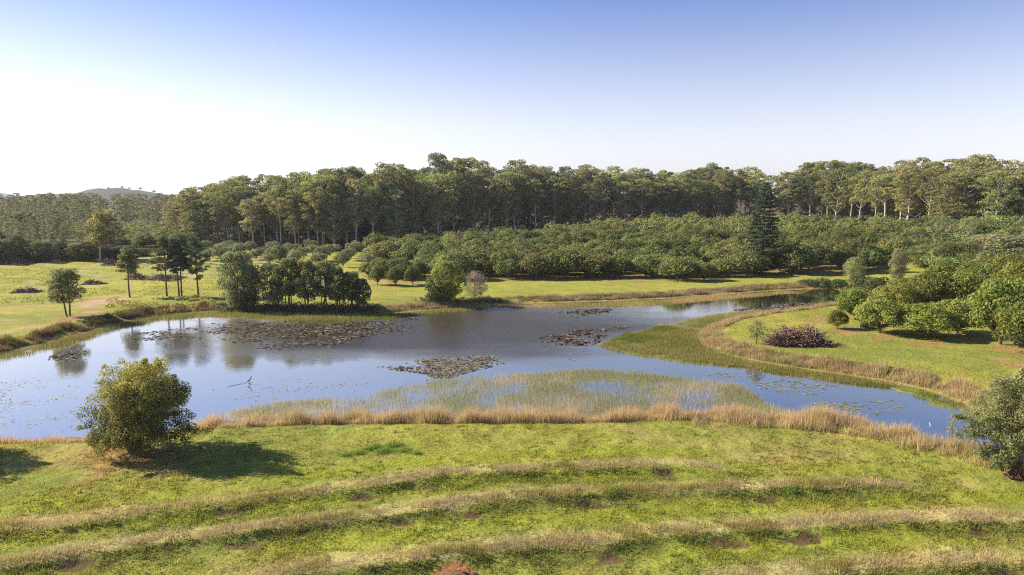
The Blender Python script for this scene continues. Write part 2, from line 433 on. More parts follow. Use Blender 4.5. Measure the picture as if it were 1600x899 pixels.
def water_material():
    m, n, l, p = new_mat("pond_water")
    tc = n.new("ShaderNodeTexCoord")
    nA = n.new("ShaderNodeTexNoise"); nA.inputs["Scale"].default_value = .05; nA.inputs["Detail"].default_value = 4
    mpA = n.new("ShaderNodeMapping"); mpA.inputs["Scale"].default_value = (.5, 1.6, 1)
    l.new(tc.outputs["Object"], mpA.inputs[0]); l.new(mpA.outputs[0], nA.inputs[0])
    nB = n.new("ShaderNodeTexNoise"); nB.inputs["Scale"].default_value = 2.0; nB.inputs["Detail"].default_value = 4
    mpB = n.new("ShaderNodeMapping"); mpB.inputs["Scale"].default_value = (.8, 1.5, 1)
    l.new(tc.outputs["Object"], mpB.inputs[0]); l.new(mpB.outputs[0], nB.inputs[0])
    # a breeze ruffles the open middle of the lake, the margins lie calm
    mpC = n.new("ShaderNodeMapping"); mpC.inputs["Location"].default_value = (.25, -4.1, 0); mpC.inputs["Scale"].default_value = (1 / 40, 1 / 26.5, 1)
    l.new(tc.outputs["Object"], mpC.inputs[0])
    ln = n.new("ShaderNodeVectorMath"); ln.operation = 'LENGTH'; l.new(mpC.outputs[0], ln.inputs[0])
    ad = n.new("ShaderNodeMath"); ad.operation = 'MULTIPLY_ADD'; ad.inputs[1].default_value = 1.1; l.new(nA.outputs[0], ad.inputs[0]); l.new(ln.outputs["Value"], ad.inputs[2])
    br = n.new("ShaderNodeMapRange"); br.interpolation_type = 'SMOOTHSTEP'; br.inputs[1].default_value = 1.75; br.inputs[2].default_value = 1.05; l.new(ad.outputs[0], br.inputs[0])
    mr = n.new("ShaderNodeMapRange"); mr.inputs[3].default_value = .008; mr.inputs[4].default_value = .11
    l.new(br.outputs[0], mr.inputs[0])
    bp = n.new("ShaderNodeBump"); bp.inputs["Distance"].default_value = 1.0
    l.new(mr.outputs[0], bp.inputs["Strength"]); l.new(nB.outputs[0], bp.inputs["Height"])
    n.remove(p)
    df = n.new("ShaderNodeBsdfDiffuse")      # peaty water; pale sky reflection painted into its colour over the calm left part
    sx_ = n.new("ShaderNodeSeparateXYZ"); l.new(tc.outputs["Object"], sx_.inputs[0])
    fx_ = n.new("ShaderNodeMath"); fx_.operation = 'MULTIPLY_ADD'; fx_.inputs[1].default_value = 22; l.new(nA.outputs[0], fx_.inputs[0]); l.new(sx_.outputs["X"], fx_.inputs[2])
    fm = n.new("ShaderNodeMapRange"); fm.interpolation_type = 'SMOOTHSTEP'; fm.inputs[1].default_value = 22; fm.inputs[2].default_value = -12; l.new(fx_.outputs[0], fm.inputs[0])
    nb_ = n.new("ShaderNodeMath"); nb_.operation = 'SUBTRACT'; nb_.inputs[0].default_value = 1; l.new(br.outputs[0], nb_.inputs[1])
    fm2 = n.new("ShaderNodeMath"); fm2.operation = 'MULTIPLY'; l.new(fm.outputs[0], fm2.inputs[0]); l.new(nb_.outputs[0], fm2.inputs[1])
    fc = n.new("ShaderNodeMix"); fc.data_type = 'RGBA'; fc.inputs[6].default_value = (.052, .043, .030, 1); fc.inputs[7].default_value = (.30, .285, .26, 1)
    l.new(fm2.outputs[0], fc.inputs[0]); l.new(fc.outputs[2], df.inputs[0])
    gl = n.new("ShaderNodeBsdfGlossy"); gl.inputs[0].default_value = (1, .94, .80, 1)
    rr_ = n.new("ShaderNodeMapRange"); rr_.inputs[3].default_value = .04; rr_.inputs[4].default_value = .17; l.new(br.outputs[0], rr_.inputs[0]); l.new(rr_.outputs[0], gl.inputs["Roughness"])
    lw = n.new("ShaderNodeLayerWeight"); lw.inputs[0].default_value = .5
    mf = n.new("ShaderNodeMapRange"); mf.inputs[1].default_value = .3; mf.inputs[2].default_value = .92; mf.inputs[3].default_value = .36; mf.inputs[4].default_value = .92
    l.new(lw.outputs["Facing"], mf.inputs[0]); l.new(bp.outputs[0], lw.inputs["Normal"])
    rf = n.new("ShaderNodeMapRange"); rf.inputs[3].default_value = 1; rf.inputs[4].default_value = .34; l.new(br.outputs[0], rf.inputs[0])
    ml = n.new("ShaderNodeMath"); ml.operation = 'MULTIPLY'; l.new(mf.outputs[0], ml.inputs[0]); l.new(rf.outputs[0], ml.inputs[1])
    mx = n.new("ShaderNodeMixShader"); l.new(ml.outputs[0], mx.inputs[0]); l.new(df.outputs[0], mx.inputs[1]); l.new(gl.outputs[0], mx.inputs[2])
    l.new(bp.outputs[0], gl.inputs["Normal"])
    l.new(mx.outputs[0], n["Material Output"].inputs[0])
    return m
M_WATER = water_material()

# ------------------------------------------------------------------ litter spots (before the ground is coloured)
RIGHT_ORCH = [  # px, base py, top py, crown width px
    (1336, 500, 446, 62), (1374, 520, 458, 70), (1445, 528, 470, 82), (1496, 521, 460, 80), (1562, 538, 425, 88), (1608, 552, 452, 90),
    (1400, 488, 438, 64), (1452, 486, 416, 72), (1505, 488, 418, 74), (1418, 470, 428, 60), (1468, 464, 405, 66), (1530, 470, 402, 74),
    (1592, 480, 402, 84), (1640, 505, 410, 90), (1570, 455, 392, 74)]
SMALL_RIGHT = [(1308, 514, 480, 36)]
for a, b, c, w in RIGHT_ORCH + SMALL_RIGHT:
    x, y = on_plane(a, b, 1.6 if b > 500 else 2.5)
    LITTER.append((x + .8, y - .2, 3.3 if w > 40 else 2.0, .8))
x, y = on_plane(205, 712, 1.1); LITTER += [(x - 1, y - .4, 3.6, .8), (x + 2.5, y - .6, 2.6, .5)]
for a, b in ((1290, 498), (1330, 512), (1590, 566), (1120, 437), (960, 441), (1000, 440), (610, 442), (640, 440), (590, 440), (380, 486), (108, 495)):
    x, y = on_plane(a, b, 1.2); LITTER.append((x, y, 3.2, .8))

# ------------------------------------------------------------------ ground, lake, hills
def build_ground():
    ys = list(np.arange(-90, 26, 4.0)); y = 26.0; st = .0055
    while y < 430: ys.append(y); y *= 1 + st
    while y < 9000: ys.append(y); y *= 1.045
    ys = np.array(ys)
    s = np.concatenate([np.linspace(-1.6, -.86, 50)[:-1], np.linspace(-.86, .86, 520), np.linspace(.86, 1.6, 50)[1:]])
    w = np.maximum(ys, 26) + 12
    X = s[None] * w[:, None]; Y = np.repeat(ys[:, None], len(s), 1)
    x, y = X.ravel(), Y.ravel()
    z = ground_z(x, y)
    nr, nc = X.shape
    i = np.arange(nr - 1)[:, None] * nc; j = np.arange(nc - 1)[None]
    F = np.stack([i + j, i + j + 1, i + nc + j + 1, i + nc + j], -1).reshape(-1, 4)
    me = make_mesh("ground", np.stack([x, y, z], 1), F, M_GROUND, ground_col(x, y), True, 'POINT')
    link("ground", me, kind="structure")
build_ground()

def build_water():
    x0, y0 = LAKE.min(0) - 6; x1, y1 = LAKE.max(0) + 6
    V = [(x0, y0, 0), (x1, y0, 0), (x1, y1, 0), (x0, y1, 0)]
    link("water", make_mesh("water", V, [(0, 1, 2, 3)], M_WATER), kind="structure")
build_water()

def hill_z(x, y, cx, cy, rx, ry, h, seed):
    x = np.asarray(x, float); y = np.asarray(y, float)
    e = ss(1, 0, np.hypot((x - cx) / rx, (y - cy) / ry))
    z = h * e * (.75 + .5 * fbm(x, y, rx * .5, 4, seed)) - 4 + fbm(x, y, 22, 3, seed + 2) * 8 * e
    return z if z.ndim else float(z)

def hill(name, cx, cy, rx, ry, h, seed, col, n=90):
    u = np.linspace(-1, 1, n); X, Y = np.meshgrid(u, u)
    x = cx + X.ravel() * rx; y = cy + Y.ravel() * ry
    z = hill_z(x, y, cx, cy, rx, ry, h, seed)
    i = np.arange(n - 1)[:, None] * n; j = np.arange(n - 1)[None]
    F = np.stack([i + j, i + j + 1, i + n + j + 1, i + n + j], -1).reshape(-1, 4)
    k = fbm(x, y, 30, 3, seed + 5)[:, None]
    link(name, make_mesh(name, np.stack([x, y, z], 1), F, M_GROUND, C(*col)[None] * (.7 + .6 * k), True, 'POINT'), kind="structure")
HILL1 = (-1340, 2350, 340, 380, 52, 2)
hill("hill", *HILL1, (.06, .07, .035), 110)
hill("hill", -1640, 2500, 330, 300, 36, 4, (.07, .085, .035))
hill("hill", -4050, 4700, 950, 900, 100, 6, (.06, .07, .04))

# ------------------------------------------------------------------ tree prototypes: (trunk mesh, crown mesh, height)
def clump_cols(base, n, g, spread=.3, tip=None, tipf=0):
    k = 1 + (g.random((n, 1)) - .5) * 2 * spread
    c = np.asarray(base)[None] * k
    c[:, 0] *= 1 + (g.random(n) - .5) * .3
    return c

def proto_gum(seed, H=28.0, lo=.42, cr=4.8, ncl=44, per=120, L=.62, col=(.10, .105, .042), dense=1.0, wood=None, rtr=.34, fork=False):
    g = np.random.default_rng(seed)
    T = Tubes()
    lean = g.normal(size=2) * .03 * H
    n = 9; t = np.linspace(0, 1, n)
    tr = np.stack([lean[0] * t ** 1.6 + np.cumsum(g.normal(size=n)) * .07, lean[1] * t ** 1.6 + np.cumsum(g.normal(size=n)) * .07, t * H * .93], 1)
    tr[0, :2] = 0
    T.add(tr, rtr * H / 28 * (1 - .85 * t) + .03, 7)
    cen, rad = [], []
    a = g.random() * 6.28
    for i in range(ncl):
        q = lo + (1 - lo) * (i + g.random()) / ncl
        pr = np.interp(q, [lo, lo + .15 * (1 - lo), .75, .9, 1.0], [.45, .8, 1.0, .8, .35])
        a += 2.4 + g.normal() * .5
        r = cr * pr * math.sqrt(g.uniform(.1, 1))
        ax = np.array([np.interp(q * H, tr[:, 2], tr[:, 0]), np.interp(q * H, tr[:, 2], tr[:, 1])])
        c = np.array([ax[0] + r * math.cos(a), ax[1] + r * math.sin(a), q * H - .4 * (r / cr)])
        s = g.uniform(.65, 1.45) * (H / 28) ** .7 * 1.2
        cen.append(c); rad.append((s * 1.3, s * 1.3, s * .66))
        z0 = max(lo * .75 * H, c[2] - r * .9 - g.uniform(.6, 2.0))
        b = np.array([np.interp(z0, tr[:, 2], tr[:, 0]), np.interp(z0, tr[:, 2], tr[:, 1]), z0])
        if r > .8:
            T.add(curve(b, c, -.12 * r, 4, g, .06), np.linspace(.10, .03, 4) * H / 28 * 1.2, 4)
    cols = clump_cols(col, ncl, g, .28)
    V, F, cc = clump_leaves(cen, rad, [int(per * g.uniform(.6, 1.2) * dense) for _ in cen], L, L * .62, g, cols, up=.2)
    return T.mesh("trunk", wood or M_GUM), make_mesh("crown", V, F, M_LEAF, cc), H

def proto_dome(seed, H=6.0, rad_=4.0, ncl=30, per=90, L=.45, col=(.075, .115, .028), wood=None, stem=.16, base=.16, crs=.40, jit=.22, spread=.3, tips=None):
    g = np.random.default_rng(seed)
    T = Tubes()
    hs = H * g.uniform(.14, .2)
    T.add(curve((0, 0, -.2), (g.normal() * .1, g.normal() * .1, hs), 0, 4, g, .03), np.linspace(stem * 1.25, stem, 4), 7)
    cen, rad = [], []
    zc = H * (base + .30)
    for i in range(ncl):
        f = (i + .5) / ncl
        el = math.asin(-.35 + 1.33 * f); az = i * 2.399 + g.normal() * .3
        rr = g.uniform(.42, .80)
        c = np.array([rad_ * rr * math.cos(el) * math.cos(az), rad_ * rr * math.cos(el) * math.sin(az), zc + (H - zc) * rr * 1.0 * math.sin(el)])
        s = crs * rad_ * g.uniform(.6, 1.3)
        c[2] = max(c[2], H * base + s * .5)
        c[2] = min(c[2], H - s * .62)
        cen.append(c); rad.append((s, s, s * .78))
        T.add(curve((0, 0, hs * g.uniform(.75, 1)), c, -.1 * rad_ * .5, 4, g, .05), np.linspace(stem * .5, .02, 4), 4)
    cols = clump_cols(col, ncl, g, spread)
    V, F, cc = clump_leaves(cen, rad, [int(per * g.uniform(.85, 1.25)) for _ in cen], L, L * .6, g, cols, jit=jit, low=-.6, shell=(.74, 1.06), rand=.52)
    if tips is not None:
        m = g.random(len(cc)) < .22
        cc[m] = np.asarray(tips)[None] * (.8 + .4 * g.random((m.sum(), 1)))
    return T.mesh("trunk", wood or M_BARK), make_mesh("crown", V, F, M_LEAF, cc), H

def proto_clump(seed, H=9.5, rad_=3.0, stems=4, lo=.25, ncl=34, per=150, L=.36, col=(.05, .062, .024)):
    g = np.random.default_rng(seed)
    T = Tubes(); tips = []
    for s in range(stems):
        a = g.random() * 6.28; b = np.array([math.cos(a), math.sin(a), 0]) * rad_ * .35 * g.random()
        e = np.array([math.cos(a), math.sin(a), 0]) * rad_ * g.uniform(.2, .55); e[2] = H * g.uniform(.65, .9)
        p = curve(b, e, 0, 6, g, .09); tips.append(p)
        T.add(p, np.linspace(.13, .04, 6), 5)
    cen, rad = [], []
    for i in range(ncl):
        q = lo + (1 - lo) * (i + .5) / ncl
        pr = np.interp(q, [lo, .45, .7, 1], [.45, .95, 1, .35])
        a = i * 2.4 + g.normal() * .4; r = rad_ * pr * math.sqrt(g.uniform(.15, 1)) * .85
        s = g.uniform(.7, 1.15) * rad_ * .30
        c = np.array([r * math.cos(a), r * math.sin(a), min(q * H, H - s * .6)])
        cen.append(c); rad.append((s, s, s * .85))
        p = tips[i % stems]; k = g.integers(2, 5)
        T.add(curve(p[k], c, 0, 3, g), np.linspace(.04, .015, 3), 4)
    V, F, cc = clump_leaves(cen, rad, [int(per * g.uniform(.6, 1.2)) for _ in cen], L, L * .5, g, clump_cols(col, ncl, g, .35), low=-.7)
    return T.mesh("trunk", M_BARK), make_mesh("crown", V, F, M_LEAF, cc), H

def proto_pine(seed, H=13.0, lo=.38, cr=2.9, col=(.048, .062, .028)):
    g = np.random.default_rng(seed)
    T = Tubes()
    t = np.linspace(0, 1, 8)
    tr = np.stack([np.cumsum(g.normal(size=8)) * .05, np.cumsum(g.normal(size=8)) * .05, t * H * .97], 1); tr[0] = 0
    T.add(tr, .19 * (1 - .8 * t) + .02, 7)
    cen, rad = [], []
    nb = 34
    for i in range(nb):
        q = lo + (1 - lo) * (i + g.random()) / nb
        if q < lo + .12 and g.random() < .4: continue
        ln = cr * np.interp(q, [lo, .6, .8, 1], [.85, 1, .75, .2]) * g.uniform(.6, 1.1)
        a = i * 2.4 + g.normal() * .3
        b = np.array([np.interp(q * H, tr[:, 2], tr[:, 0]), np.interp(q * H, tr[:, 2], tr[:, 1]), q * H - .35])
        e = b + np.array([math.cos(a) * ln, math.sin(a) * ln, g.uniform(-.1, .45) * ln])
        p = curve(b, e, -.1 * ln, 5, g, .05)
        T.add(p, np.linspace(.055, .015, 5), 4)
        for k, f in ((4, 1), (3, .85), (2, .6)):
            if ln * f > .45 or k == 4:
                s = g.uniform(.42, .7)
                cen.append(p[k] + g.normal(size=3) * .12 + C(0, 0, .15)); rad.append((s * 1.15, s * 1.15, s * .6))
    V, F, cc = clump_leaves(cen, rad, [int(70 * g.uniform(.7, 1.2)) for _ in cen], .5, .13, g, clump_cols(col, len(cen), g, .3), low=-.6, shell=(.1, 1.05), rand=1.2)
    return T.mesh("trunk", M_BARK), make_mesh("crown", V, F, M_PINE, cc), H

def proto_conifer(seed, H=25.0):
    g = np.random.default_rng(seed)
    T = Tubes(); t = np.linspace(0, 1, 10)
    tr = np.stack([0 * t, 0 * t, t * H], 1)
    T.add(tr, .42 * (1 - .92 * t) + .02, 8)
    P, N, Cc = [], [], []
    z = 1.8
    while z < H - .3:
        q = z / H
        ln = np.interp(q, [.05, .25, .5, .75, .92, 1], [3.9, 4.4, 4.1, 2.9, 1.5, .4])
        nb = 8 if q < .8 else 6
        off = g.random() * 6.28
        for k in range(nb):
            l_ = ln * g.uniform(.72, 1.12)
            a = off + k * 6.283 / nb + g.normal() * .12
            dr = np.array([math.cos(a), math.sin(a), g.uniform(-.16, .10) + .25 * (q - .4)])
            e = C(0, 0, z) + dr * l_
            p = curve((0, 0, z), e, -.05 * l_, 5, g, .03)
            T.add(p, np.linspace(.07, .02, 5) * (1.2 - q * .6), 4)
            n = int(26 * l_)
            f = g.uniform(.28, 1.05, n)
            idx = np.stack([np.interp(f * 4, range(5), p[:, c]) for c in range(3)], 1)
            sd = np.array([-math.sin(a), math.cos(a), 0])
            idx = idx + sd * (g.normal(size=(n, 1)) * .34 * (.5 + f[:, None] * .6)) + g.normal(size=(n, 3)) * .10
            P.append(idx); N.append(C(0, 0, 1) + g.normal(size=(n, 3)) * .8)
            Cc.append(np.repeat((C(.055, .075, .036) * g.uniform(.7, 1.35))[None], n, 0) * (.75 + .5 * g.random((n, 1))))
        z += g.uniform(.75, 1.05) * (1.0 if q < .7 else .75)
    P = np.concatenate(P); N = np.concatenate(N)
    V, F = leaves(P, N, .55, .26, g)
    return T.mesh("trunk", M_BARK), make_mesh("crown", V, F, M_PINE, np.concatenate(Cc)), H

def proto_sapling(seed, H=4.0, r=1.1, lo=.35, ncl=16, per=70, L=.2, col=(.10, .12, .05), bare=False):
    g = np.random.default_rng(seed)
    T = Tubes()
    tr = curve((0, 0, 0), (g.normal() * .12, g.normal() * .12, H * .9), 0, 6, g, .04)
    T.add(tr, np.linspace(.07, .02, 6) * H / 4, 6)
    cen, rad = [], []
    for i in range(ncl):
        q = lo + (1 - lo) * (i + .5) / ncl; a = i * 2.4 + g.normal() * .4
        rr = r * np.interp(q, [lo, .6, .8, 1], [.7, 1, .8, .2]) * math.sqrt(g.uniform(.2, 1))
        c = np.array([rr * math.cos(a), rr * math.sin(a), q * H * .97]); s = r * g.uniform(.3, .5)
        cen.append(c); rad.append((s, s, s * .8))
        k = min(q * .9, .9) * 5
        b = np.array([np.interp(max(k - .8, .5), range(6), tr[:, j]) for j in range(3)])
        T.add(curve(b, c, 0, 4, g, .03), np.linspace(.025, .008, 4) * H / 4, 4)
    V, F, cc = clump_leaves(cen, rad, [int(per * g.uniform(.6, 1.2)) for _ in cen], L, L * .45, g, clump_cols(col, ncl, g, .3), shell=(.2, 1.05), low=-.8)
    return T.mesh("trunk", M_BARK if not bare else M_GREY), make_mesh("crown", V, F, M_LEAF, cc), H

def add_tree(name, proto, x, y, label, cat="tree", group=None, H=None, width=1.0, rot=None, z=None, lean=None, sink=.12):
    tm, cm, PH = proto
    s = (H or PH) / PH
    e = bpy.data.objects.new(name, None)
    e.empty_display_size = .5
    COL.objects.link(e)
    e.location = (x, y, (gz(x, y) if z is None else z) - sink * s)
    e.rotation_euler = (lean[0] if lean else 0, lean[1] if lean else 0, random.random() * 6.283 if rot is None else rot)
    q_ = 1 + (random.random() - .5) * .24 if width != 1.0 else 1.0
    e.scale = (s * width * q_, s * width / q_, s)
    e['label'] = label; e['category'] = cat
    if group: e['group'] = group
    link("trunk", tm, e); link("crown", cm, e)
    return e

def tree_px(name, proto, px, bpy_, tpy, label, cat="tree", group=None, wpx=None, pw=None, **k):
    x, y, z = at(px, bpy_)
    H = top_z(tpy, y) - z
    w = 1.0
    if wpx: w = (wpx * y / FPX) / (pw * H / proto[2])
    return add_tree(name, proto, x, y, label, cat, group, H=H, width=w, z=z, **k)

# ------------------------------------------------------------------ forest of gum trees
GUMS = [proto_gum(100 + i, 28, lo + .06, cr, n, per, .55, C(*col) * 1.12) for i, (lo, cr, n, per, col) in enumerate((
    (.28, 6.0, 62, 120, (.142, .152, .055)), (.42, 6.8, 56, 125, (.131, .147, .060)), (.22, 5.4, 68, 110, (.160, .160, .060)),
    (.50, 7.2, 50, 135, (.135, .145, .052)), (.33, 4.8, 50, 115, (.165, .165, .072)), (.18, 6.2, 76, 110, (.122, .142, .052)), (.54, 6.0, 46, 135, (.146, .157, .060)),
    (.38, 7.0, 60, 120, (.150, .154, .050))))]
GUM_FAR = [proto_gum(140 + i, 28, .12, 5.2, 34, 46, 1.0, (.14, .142, .058)) for i in range(3)]

def front_points(off, step, g):
    seg = np.diff(FRONT, axis=0); L = np.linalg.norm(seg, axis=1); cum = np.concatenate([[0], np.cumsum(L)])
    out = []; s = g.uniform(0, step)
    while s < cum[-1]:
        i = min(np.searchsorted(cum, s, side='right') - 1, len(seg) - 1)
        d = seg[i] / L[i]; nrm = np.array([-d[1], d[0]])
        p = FRONT[i] + d * (s - cum[i]) + nrm * (off + g.normal() * 1.6)
        out.append(p); s += step * g.uniform(.65, 1.35)
    return out

SECT = [(0, 395, "at the forest's left end above the pines"), (395, 560, "above the dark waterside clump"),
        (560, 660, "just left of the highest gums"), (660, 735, "in the tallest stand at forest centre"),
        (735, 900, "just right of the tallest stand"), (900, 1060, "behind the middle of the orchard"),
        (1060, 1175, "just left of the dark conifer"), (1175, 1275, "right behind the dark conifer"),
        (1275, 1390, "above the right end of the orchard"), (1390, 1500, "above the fallen pale branch"),
        (1500, 1760, "at the right edge above the fruit trees")]
ROWW = ["bare trunked front gum", "second row gum", "third row gum", "rear gum crown"]
ORD = ["leftmost", "second from left", "third from left", "fourth from left", "fifth from left", "sixth from left", "seventh from left", "eighth from left", "ninth from left",
       "tenth from left", "eleventh from left", "twelfth from left"] + ["%s from left" % w for w in ("thirteenth", "fourteenth", "fifteenth", "sixteenth", "seventeenth", "eighteenth", "nineteenth", "twentieth")]
PENDING = {}
def label_later(o, head, tail, group):
    """alike neighbours are told apart by their order from the left"""
    o['group'] = group
    PENDING.setdefault((head, tail), []).append(o)
def settle_labels():
    for (head, tail), lst in PENDING.items():
        lst.sort(key=lambda o: o.location.x / max(o.location.y, 1))
        for i, o in enumerate(lst):
            o['label'] = f"{head} {tail}, {ORD[i] if i < len(ORD) else 'last at right'}" if len(lst) > 1 else f"{head} {tail}"
gf = np.random.default_rng(21)
STUFF_TREES = []
ngum = 0
for row, (off, step) in enumerate(((0, 8.4), (9, 7.8), (18, 7.2), (28, 6.8))):
    for p in front_points(off, step, gf):
        if row == 3 and p[0] > 175 or gf.random() < .05: continue
        px = 800 + FPX * p[0] / (p[1] * cp)
        if px > 1720: continue
        z = gz(*p)
        tz = top_z(float(np.interp(px, TOPX, TOPY)), p[1])
        H = (tz - z) * (gf.uniform(.70, .93) if row == 0 else gf.uniform(.72, 1.04) if row < 3 else gf.uniform(.74, 1.05))
        H = float(np.clip(H, 14, 38))
        if row == 3 and ngum >= 292:
            STUFF_TREES.append((p, z, H)); continue
        sec = next((t for a, b, t in SECT if px < b), SECT[-1][2])
        o = add_tree("gum_tree", GUMS[gf.integers(len(GUMS))], p[0], p[1], ROWW[row], "tree", None,
                     H=H, width=float(np.clip(28 / H, .8, 1.3) * gf.uniform(.8, 1.3)), z=z)
        label_later(o, ROWW[row], sec, "gum trees of the forest wall")
        ngum += 1
for off, step in ((37, 8), (47, 9), (58, 11)):
    for p in front_points(off, step, gf):
        px = 800 + FPX * p[0] / p[1]
        if px > 1700 : continue
        z = gz(*p); tz = top_z(float(np.interp(px, TOPX, TOPY)), p[1])
        STUFF_TREES.append((p, z, float(np.clip((tz - z) * gf.uniform(.70, .95), 12, 32))))
FAR_LEFT = []
for k in range(330):
    y = 300 + 270 * gf.random() ** .8; x = y * gf.uniform(-.92, -.40)
    if inside(np.array([x]), np.array([y]), ORCH2 + C(0, 0))[0] or x > -150 - (y - 300) * .33 and y < 420: continue
    if x > -.66 * y and y < 395: continue
    FAR_LEFT.append(((x, y), gz(x, y), gf.uniform(.85, 1.05) * np.interp(y, [300, 360, 450, 570], [11, 14, 18, 20.5])))

for k in range(150):
    y = gf.uniform(275, 385); x = -y * gf.uniform(.585, .98)
    if inside(np.array([x]), np.array([y]), ORCH2)[0]: continue
    FAR_LEFT.append(((x, y), gz(x, y), gf.uniform(.85, 1.1) * np.interp(y, [275, 385], [9, 14])))
def joined_wood(name, lst, protos, kind="stuff"):
    Vs, Fs, Cs, n = [], [], [], 0
    for (p, z, H) in lst:
        me = protos[gf.integers(len(protos))]
        for part in (0, 1):
            m = me[part]
            v = np.empty(len(m.vertices) * 3, np.float32); m.vertices.foreach_get("co", v); v = v.reshape(-1, 3)
            f = np.empty(len(m.loops), np.int32); m.loops.foreach_get("vertex_index", f); f = f.reshape(-1, 4)
            if part == 1:
                c = np.empty(len(f) * 4, np.float32); m.attributes["col"].data.foreach_get("color", c); c = c.reshape(-1, 4)[:, :3] * gf.uniform(.75, 1.2)
            else:
                c = np.repeat(C(.22, .19, .15)[None], len(f), 0)
            a = gf.random() * 6.28; s = H / me[2]; ca, sa = math.cos(a) * s, math.sin(a) * s
            Vs.append(np.stack([v[:, 0] * ca - v[:, 1] * sa + p[0], v[:, 0] * sa + v[:, 1] * ca + p[1], v[:, 2] * s + z - .1], 1))
            Fs.append(f + n); Cs.append(c); n += len(v)
    me = make_mesh(name, np.concatenate(Vs), np.concatenate(Fs), M_LEAF, np.concatenate(Cs))
    return me
link("gum_forest", joined_wood("gum_forest", STUFF_TREES, GUM_FAR), kind="stuff", label="mass of gum trees filling the forest behind the countable front rows", category="forest")
link("far_forest", joined_wood("far_forest", FAR_LEFT, GUM_FAR), kind="stuff", label="hazy brown-green band of far forest under the hills at left", category="forest")

# undergrowth along the forest foot
def scrub_mass(name, pts, rads, per, L, col, label, seed, cat="undergrowth"):
    g = np.random.default_rng(seed)
    V, F, cc = clump_leaves(pts, rads, [per] * len(pts), L, L * .6, g, clump_cols(col, len(pts), g, .35), low=-.3)
    link(name, make_mesh(name, V, F, M_LEAF, cc), kind="stuff", label=label, category=cat)
pts, rads = [], []
for off, step, hmax in ((3, 7, 1.5), (10, 5, 4), (17, 4, 7), (24, 5, 10), (33, 5, 11)):
    for p in front_points(off, step, gf):
        z = gz(*p); top = gf.uniform(.35, 1) * hmax; h = .4
        while h < top:
            s_ = gf.uniform(1.0, 2.1); q = gf.normal(size=2) * 1.2
            pts.append(np.array([p[0] + q[0], p[1] + q[1], z + h + s_ * .3])); rads.append((s_ * 1.2, s_ * 1.2, s_)); h += s_ * 1.5
scrub_mass("undergrowth", pts, rads, 62, .75, (.07, .078, .034), "dark undergrowth between the gum trunks along the forest foot", 31)

# ------------------------------------------------------------------ orchards
ORCHP = [proto_dome(200 + i, 6.0, r, n, 75, .44, c, crs=.31, jit=.3, spread=.38) for i, (r, n, c) in enumerate(((3.9, 44, (.112, .132, .040)), (4.2, 48, (.120, .138, .041)), (3.7, 40, (.100, .124, .038)), (4.0, 46, (.128, .138, .046)), (3.8, 42, (.108, .128, .036))))]
def grid_in(poly, dx, dy, rot, jit, g):
    c, s = math.cos(rot), math.sin(rot); m = poly.mean(0); out = []
    for i in range(-40, 41):
        for j in range(-40, 41):
            q = np.array([i * dx, j * dy]) + g.normal(size=2) * jit
            out.append((m[0] + q[0] * c - q[1] * s, m[1] + q[0] * s + q[1] * c))
    out = np.array(out)
    return out[inside(out[:, 0], out[:, 1], poly)]
go = np.random.default_rng(77)
cx_, cy_, cz_ = at(1190, 428)
o1 = grid_in(ORCH, 6.8, 7.7, .10, .6, go)
o1 = o1[np.hypot(o1[:, 0] - cx_, o1[:, 1] - cy_) > 6]
o1 = o1[np.argsort(np.hypot(o1[:, 0], o1[:, 1]))]
def orch_place(x, y):
    px = 800 + FPX * x / y
    k = 0 if px < 690 else 1 if px < 800 else 2 if px < 900 else 3 if px < 1030 else 4 if px < 1170 else 5 if px < 1260 else 6 if px < 1350 else 7
    hz = ["at the orchard's left end", "in the orchard behind the round tree", "in the orchard behind the pinkish bare tree", "at mid orchard behind the grass strip", "in the orchard left of the conifer",
          "in the orchard right of the conifer", "in the orchard's right half", "at the orchard's far right below the forest"][k]
    r = int((y - np.interp(x, [-36, 48, 84, 140], [166, 166, 184, 245])) // 7.7)
    r = ["front row", "second row", "third row", "fourth row", "fifth row", "sixth row", "seventh row", "eighth row", "ninth row", "tenth row", "eleventh row", "twelfth row", "back row"][max(0, min(r, 12))]
    return f"green {r} orchard tree", hz
nind = 0; o1_stuff = []
for i, (x, y) in enumerate(o1):
    z = gz(x, y); H = float(go.uniform(4.7, 7.7))
    if go.random() < .05: continue
    px = 800 + FPX * x / y
    if px < 690 and y < 190: H *= .72
    if nind < 250:
        hd, tlx = orch_place(x, y)
        o = add_tree("orchard_tree", ORCHP[go.integers(5)], x, y, hd, "fruit tree", None, H=H, width=float(go.uniform(1.0, 1.25)), z=z); nind += 1
        label_later(o, hd, tlx, "orchard trees in rows behind the lake")
    else: o1_stuff.append(((x, y), z, H))
o3 = grid_in(ORCH3, 7.5, 9.5, .15, .5, go)
OLIVE = [proto_dome(230 + i, 4.2, 2.4, 18, 60, .4, (.14, .15, .07), stem=.12, base=.28) for i in range(3)]
for x, y in o3:
    px = 800 + FPX * x / y
    w = "above the willow-like tree" if px < 430 else "above the dark waterside clump" if px < 560 else "right of the dark waterside clump"
    o = add_tree("olive_tree", OLIVE[go.integers(3)], x, y, "small", "fruit tree", None, H=float(go.uniform(3.4, 5.0)))
    r = "front" if y < 212 else "middle" if y < 230 else "rear"
    label_later(o, f"small grey green {r} fruit tree", w, "small spaced fruit trees on yellow grass")
o2 = grid_in(ORCH2, 8, 9, .1, .6, go)
o2 = o2[np.argsort(o2[:, 1])]
